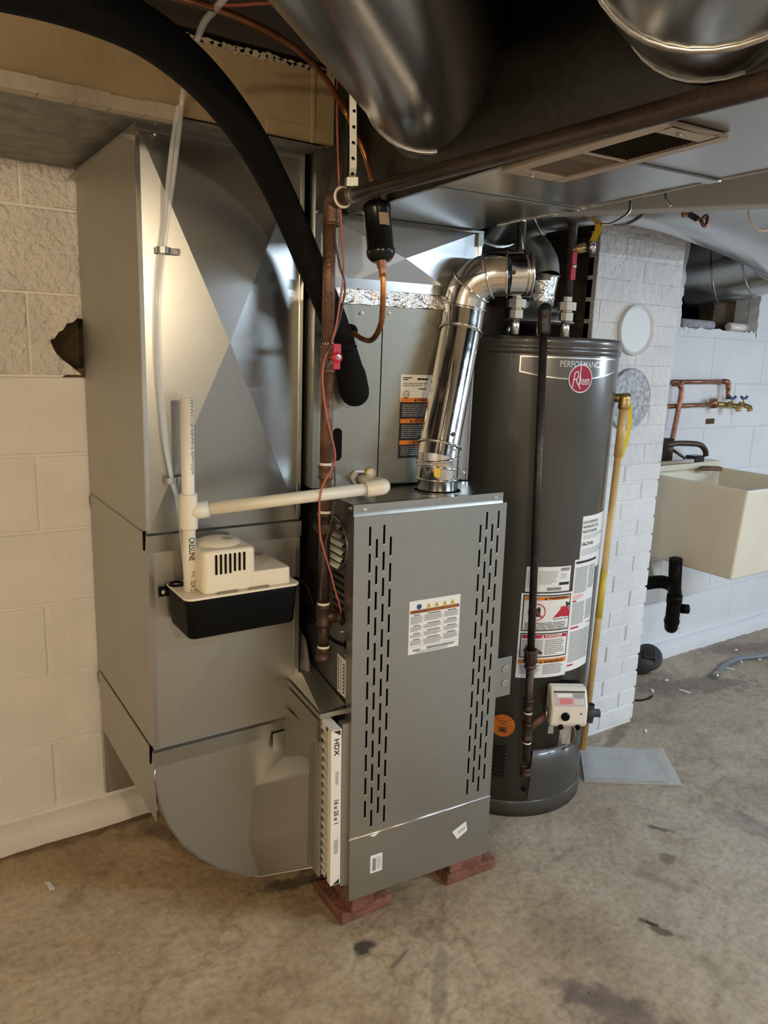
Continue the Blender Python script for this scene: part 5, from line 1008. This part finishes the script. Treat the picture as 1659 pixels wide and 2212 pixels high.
# ------------------------------------------------------------------ relief valve and discharge pipe
rv = thing('relief_discharge_pipe', 'tan yellowed discharge pipe below a brass relief valve on the water heater', 'pipe', at(1262, 1590, 'Y', .13))
c = at(1349, 862, 'Y', .13); bt = at(1259, 1618, 'Y', .10); cc0 = V((c.x, c.y, c.z-.02))
MB().lathe(c+V((0, 0, -.030)), (0, 0, 1), [(0, .015), (.006, .018), (.02, .016), (.03, .017), (.045, .017), (.047, .0002)], 14, 'brass').tube([V((HX+HR*.62, HY-HR*.75, c.z)), c+V((.02, 0, .006))], .013, 12, 'brass').build('relief_valve', None, rv)
MB().tube([c+V((0, 0, -.028)), cc0+(bt-cc0)*.14], .0125, 14, 'yellow_pipe').build('adapter', None, rv)
MB().tube([c+V((0, 0, -.06)), bt], .0105, 14, 'yellow_pipe').build('pipe', None, rv)
mat('green_yellow', (.55, .42, .05), 0, .45); a_, b_ = cc0+(bt-cc0)*.46, cc0+(bt-cc0)*.60; MB().tube([a_, b_], .0108, 14, 'green_yellow').build('dyed_band', None, rv)
tp = [c+V((.018, -.004, -.01)), c+V((.030, -.006, -.07)), c+V((.018, -.006, -.13)), c+V((.002, -.006, -.175))]; MB().add([q_+RT*.0065*s_ for q_ in tp for s_ in (-1, 1)], [(2*i, 2*i+1, 2*i+3, 2*i+2) for i in range(3)], 'yellow_tape').build('warning_tag', None, rv)
# ================================================================== CHIMNEY COVERS
def cover(name, label, u, v, r, mt, prof):
    c = at(u, v, 'Y', CY0-.003); o = MB().lathe((c.x, CY0-.002, c.z), (0, -1, 0), [(t_, r_*r) for t_, r_ in prof], 64, mt, False); return tag(o.build(name), label, 'flue cover')
cover('flue_cover', 'round white dished flue cover high on the chimney', 1371, 713, .083, 'cover_white', [(0, 1), (.012, 1), (.014, .98), (.012, .95), (.009, .90), (.007, .86), (.007, .0003)])
cover('flue_plate', 'round weathered galvanised flue plate behind the relief valve', 1358, 863, .105, 'galv_spangle', [(0, 1), (.006, 1), (.009, .98), (.008, .94), (.008, .0003)]) if mat('galv_spangle', (.42, .43, .44), .35, .6, .5, 60) else None
# ================================================================== SINK
sk = thing('laundry_sink', 'cream wall mounted laundry sink by the chimney', 'sink', (2.05, .45, .57))
sx0, sx1, sy0, sy1, sz0, sz1 = 1.822, 2.33, .203, .742, .565, .922
mb = MB(); tk = .022; ti = .10
o_ = [(sx0, sy0), (sx1, sy0), (sx1, sy1), (sx0, sy1)]; b_ = [(sx0+.02, sy0+.03), (sx1-.02, sy0+.03), (sx1-.02, sy1), (sx0+.02, sy1)]
i_ = [(sx0+tk, sy0+tk), (sx1-tk, sy0+tk), (sx1-tk, sy1-.10), (sx0+tk, sy1-.10)]; ib = [(sx0+.05, sy0+.06), (sx1-.05, sy0+.06), (sx1-.05, sy1-.13), (sx0+.05, sy1-.13)]
vs = [(x, y, sz0) for x, y in b_]+[(x, y, sz1) for x, y in o_]+[(x, y, sz1) for x, y in i_]+[(x, y, sz0+.03) for x, y in ib]
mb.add(vs, [(3, 2, 1, 0)]+[(k, (k+1) % 4, 4+(k+1) % 4, 4+k) for k in range(4)]+[(4+k, 4+(k+1) % 4, 8+(k+1) % 4, 8+k) for k in range(4)]+[(8+k, 8+(k+1) % 4, 12+(k+1) % 4, 12+k) for k in range(4)]+[(12, 13, 14, 15)], 'sink').build('basin', None, sk, bevel=.008, seg=3)
MB().box((sx0, sy1-.10, sz1), (sx1, sy1, sz1+.03), 'sink').build('back_ledge', None, sk, bevel=.006)
fq_ = thing('faucet', 'dark high spout faucet on the back ledge of the sink', 'faucet', (1.98, .68, sz1+.03)); fx = at(1445, 990, 'Y', .66)
MB().box((fx.x-.10, .63, sz1+.03), (fx.x+.14, .72, sz1+.05), 'chrome').build('deck_plate', None, fq_, bevel=.004)
MB().tube([V((fx.x+.0, .67, sz1+.05)), V((fx.x, .67, sz1+.14))], .022, 14, 'black_iron').build('body', None, fq_)
sp_ = [at(u, v, 'Y', .62) for u, v in ((1437, 962), (1460, 958), (1490, 958), (1512, 961), (1523, 972), (1525, 984))]; MB().tube(smooth(sp_, 5), .012, 12, 'black_iron').build('spout', None, fq_)
MB().tube([V((fx.x+.02, .66, sz1+.09)), V((fx.x+.07, .63, sz1+.055))], .006, 8, 'black_iron').build('lever', None, fq_)
sb = at(1503, 985, 'Y', .66); tag(MB().box((sb.x-.035, .64, sz1+.0305), (sb.x+.04, .69, sz1+.06), 'black_gloss').build('soap_dish', bevel=.006), 'small black dish on the back ledge of the sink', 'dish')
tag(MB().prism(blob(sb.x+.03, .60, .06, .03, -.3, 12, .25, 3), (0, 0, sz1+.0), (1, 0, 0), (0, 1, 0), (0, 0, .016), 'brown_board').build('soap_bar', bevel=.005), 'worn tan sponge lying at the sink edge', 'sponge')
dn = thing('sink_drain', 'black plastic drain pipe and trap below the sink', 'drain pipe', (1.83, .45, .29))
YD = .45; d0, d1, d2 = at(1458, 1222, 'Y', YD), at(1456, 1300, 'Y', YD), at(1455, 1338, 'Y', YD)
MB().tube([d0+V((0, 0, .03)), d1], .026, 18, 'black').build('tailpiece', None, dn)
MB().lathe(d1+V((0, 0, .03)), (0, 0, -1), [(0, .026), (0, .031), (.035, .031), (.035, .026)], 18, 'black').build('slip_nut', None, dn)
cs = d2.copy(); MB().tube(smooth([d1+V((0, 0, -.0)), d1+V((0, 0, -.07)), d1+V((.03, .02, -.12)), d1+V((.075, .05, -.10)), d1+V((.085, .055, -.03)), d1+V((.075, .06, .03)), d1+V((.02, .08, .06)), d1+V((-.10, .10, .062)), d1+V((-.30, .14, .06))], 5), .028, 16, 'black').ball(d1+V((.006, .004, -.085)), .032, 'black', 16).build('trap', None, dn)
MB().lathe(d1+V((.085, .02, -.05)), (.8, -.6, 0), [(0, .0), (0, .02), (.03, .02), (.03, .0)], 10, 'black').build('trap_plug', None, dn)
wlv = at(1475, 1235, 'Y', .7); tag(MB().prism([(0, 0), (.10, 0), (.10, .03), (.02, .18), (0, .18)], (1.93, .735, .38), (1, 0, 0), (0, 0, 1), (0, -.03, 0), 'grey_paint').build('wall_bracket'), 'grey bracket holding the sink to the wall', 'bracket')
# ================================================================== COPPER SUPPLY ON THE WALL
cu = thing('copper_supply_pipe', 'copper water pipes on the wall feeding the sink with two hose taps', 'pipe', at(1450, 960, 'Y', .72))
Yc = .715; A = lambda u, v, y=Yc: at(u, v, 'Y', y)
MB().tube([A(1453, 829, .735), A(1475, 829, .69)], .012, 12, 'copper_old').build('stub', None, cu)
MB().tube([A(1452, 825), A(1566, 824)], .0095, 12, 'copper_old').build('upper_pipe', None, cu)
MB().tube(smooth([A(1562, 824), A(1572, 826), A(1573, 840)], 4), .0125, 12, 'copper_old').tube([A(1573, 838), A(1572, 862)], .0095, 12, 'copper_old').build('drop_pipe', None, cu)
MB().tube([A(1440, 878), A(1545, 873)], .0095, 12, 'copper_old').build('lower_pipe', None, cu)
MB().tube(smooth([A(1466, 830, .69), A(1472, 845, .69), A(1462, 900, .69), A(1452, 950, .69), A(1446, 975, .69)], 5), .011, 12, 'copper_old').build('riser', None, cu)
MB().tube([A(1541, 862), A(1541, 880)], .018, 12, 'copper_old').build('fitting', None, cu)
MB().tube([A(1548, 873), A(1600, 877)], .011, 12, 'brass').build('manifold', None, cu)
for u in (1572, 1597):
    p_ = A(u, 872, .70); MB().tube([p_, p_+V((.0, -.05, -.012))], .011, 12, 'brass').lathe(p_+V((0, -.05, -.005)), (0, -.3, -1), [(0, .010), (.02, .013), (.026, .013), (.026, .0002)], 14, 'brass').build('hose_tap', None, cu)
    h_ = MB().tube([p_+V((0, -.02, 0)), p_+V((0, -.02, .03))], .005, 8, 'brass').tube([p_+V((-.024, -.02, .034)), p_+V((-.012, -.02, .026)), p_+V((.012, -.02, .026)), p_+V((.024, -.02, .034))], .006, 8, 'blue'); h_.build('blue_handle', None, cu)
p_ = A(1534, 910, YW-.002); tag(MB().box((p_.x-.03, YW-.004, p_.z-.012), (p_.x+.03, YW+.0, p_.z+.012), 'cavity').build('wall_patch'), 'small chipped patch in the wall below the hose taps', 'patch')
# ================================================================== FLOOR THINGS AND WALL OPENING
B_ = [at(u, v, 'Z', .004) for u, v in ((1252, 1612), (1432, 1616), (1474, 1696), (1262, 1690))]
bk = thing('document_bag', 'clear plastic bag of papers lying on the floor by the chimney', 'bag', sum(B_, V())/4)
pp = [at(u, v, 'Z', .004) for u, v in ((1252, 1617), (1405, 1622), (1440, 1688), (1262, 1686))]
mb = MB().prism([(q.x, q.y) for q in pp], (0, 0, .003), (1, 0, 0), (0, 1, 0), (0, 0, .007), 'paper'); mb.build('paper', None, bk)
for i in range(11):
    a = pp[0]+(pp[3]-pp[0])*(.1+.07*i); b = pp[1]+(pp[2]-pp[1])*(.1+.07*i); a, b = a+(b-a)*.52, a+(b-a)*(.92-.06*random.random()); MB().tube([(a.x, a.y, .0103), (b.x, b.y, .0103)], .0012, 4, 'ink_light').build('printed_line', None, bk)
r_ = random.Random(8); nx, ny = 14, 8; vs = []
for j in range(ny+1):
    for i in range(nx+1):
        a = B_[0]+(B_[1]-B_[0])*(i/nx); b = B_[3]+(B_[2]-B_[3])*(i/nx); q = a+(b-a)*(j/ny); ed = min(i, nx-i, j, ny-j); vs.append((q.x, q.y, .003+(.010+.003*r_.random() if ed else .0005)))
MB().add(vs, [(j*(nx+1)+i, j*(nx+1)+i+1, (j+1)*(nx+1)+i+1, (j+1)*(nx+1)+i) for j in range(ny) for i in range(nx)], 'plastic_bag', True).build('bag_film', None, bk)
c = at(1398, 1438, 'Z', .0); co = thing('drain_cleanout', 'black floor drain cleanout with square plug beside the chimney', 'drain', (1.93, .60, 0)); cz = V((1.93, .60, 0)); cp_ = dep(1400, 1418, (at(1398, 1440, 'Z', 0)-CP).dot(FW)*.985)
MB().tube([V((cp_.x-.05, cp_.y+.03, -.0)), V((cp_.x-.02, cp_.y+.01, .045)), V((cp_.x, cp_.y, .06))], .055, 20, 'rubber').build('pipe', None, co)
dd = (CP-cp_); dd = V((dd.x*.3+.2, dd.y*.3, .8)).normalized(); MB().lathe(V((cp_.x, cp_.y, .06)), dd, [(0, .0), (0, .062), (.016, .062), (.018, .05), (.018, .0)], 20, 'rubber').build('collar', None, co); x, y, z = frame(dd); MB().obox(V((cp_.x, cp_.y, .06))+dd*.04, x*.026, y*.026, dd*.025, 'dark_iron').build('square_plug', None, co, bevel=.004)
hs = [at(u, v, 'Z', .012) for u, v in ((1550, 1455), (1562, 1440), (1582, 1428), (1605, 1421), (1640, 1418), (1690, 1412), (1760, 1425))]
t = thing('garden_hose', 'grey hose lying across the floor toward the sink wall', 'hose', hs[0]); MB().tube(smooth(hs, 5), .012, 12, 'hose_grey').build('hose_body', None, t) if mat('hose_grey', (.16, .18, .20), 0, .45) else None
MB().tube([hs[0], hs[0]+(hs[0]-hs[1])*.5], .013, 10, 'strap').build('hose_end', None, t)
w5 = [at(u, v, 'Z', .004) for u, v in ((1372, 1513), (1388, 1512), (1402, 1508), (1409, 1503))]
tag(MB().tube(smooth(w5, 4), .0035, 8, 'black').build('loose_wire'), 'short black wire end sticking out on the floor by the chimney foot', 'wire')
def roller(label, u0, u1, v, mt):
    a, b = at(u0, v, 'Y', YW+.06), at(u1, v, 'Y', YW+.06); z = H2[1]+.022; t = thing('paint_roller', label, 'paint roller', ((a.x+b.x)/2, YW+.06, z-.022)); a.z = b.z = z
    MB().tube([a, a+V((.006, 0, 0)), b-V((.006, 0, 0)), b], [.014, .021, .021, .014], 16, mt).build('sleeve', None, t); MB().tube([b-V((.01, 0, 0)), b+V((.006, 0, 0))], .008, 10, 'white_plastic').build('core', None, t)
roller('fuzzy lilac grey paint roller sleeve lying in the wall opening', 1468, 1538, 705, 'fur'); roller('smooth white paint roller sleeve lying in the wall opening', 1572, 1618, 708, 'white_plastic')
NEAR = 'small white paint flake on the floor beside the grey hose'
for sd, (u, v, lb) in enumerate(((1590, 1405, NEAR), (1600, 1430, NEAR), (1575, 1445, NEAR), (1640, 1425, NEAR), (1410, 1493, 'white paint flake on the floor by the short black wire'), (1480, 1495, 'long white paint flake on bare concrete between hose and document bag'), (1440, 1470, 'white paint flake on the floor between the drain cleanout and the hose'), (1395, 1580, 'white paint flake on the floor between the chimney foot and the document bag'), (108, 1916, 'lone pale paint chip on the brown floor before the block wall'))):
    c = at(u, v, 'Z', 0); tag(MB().prism(blob(c.x, c.y, .010+.006*(sd % 3), .006, sd, 9, .4, sd), (0, 0, .0005), (1, 0, 0), (0, 1, 0), (0, 0, .004), 'paint_cool_lit').build('paint_flake'), lb, 'debris', 'paint flakes on the floor')
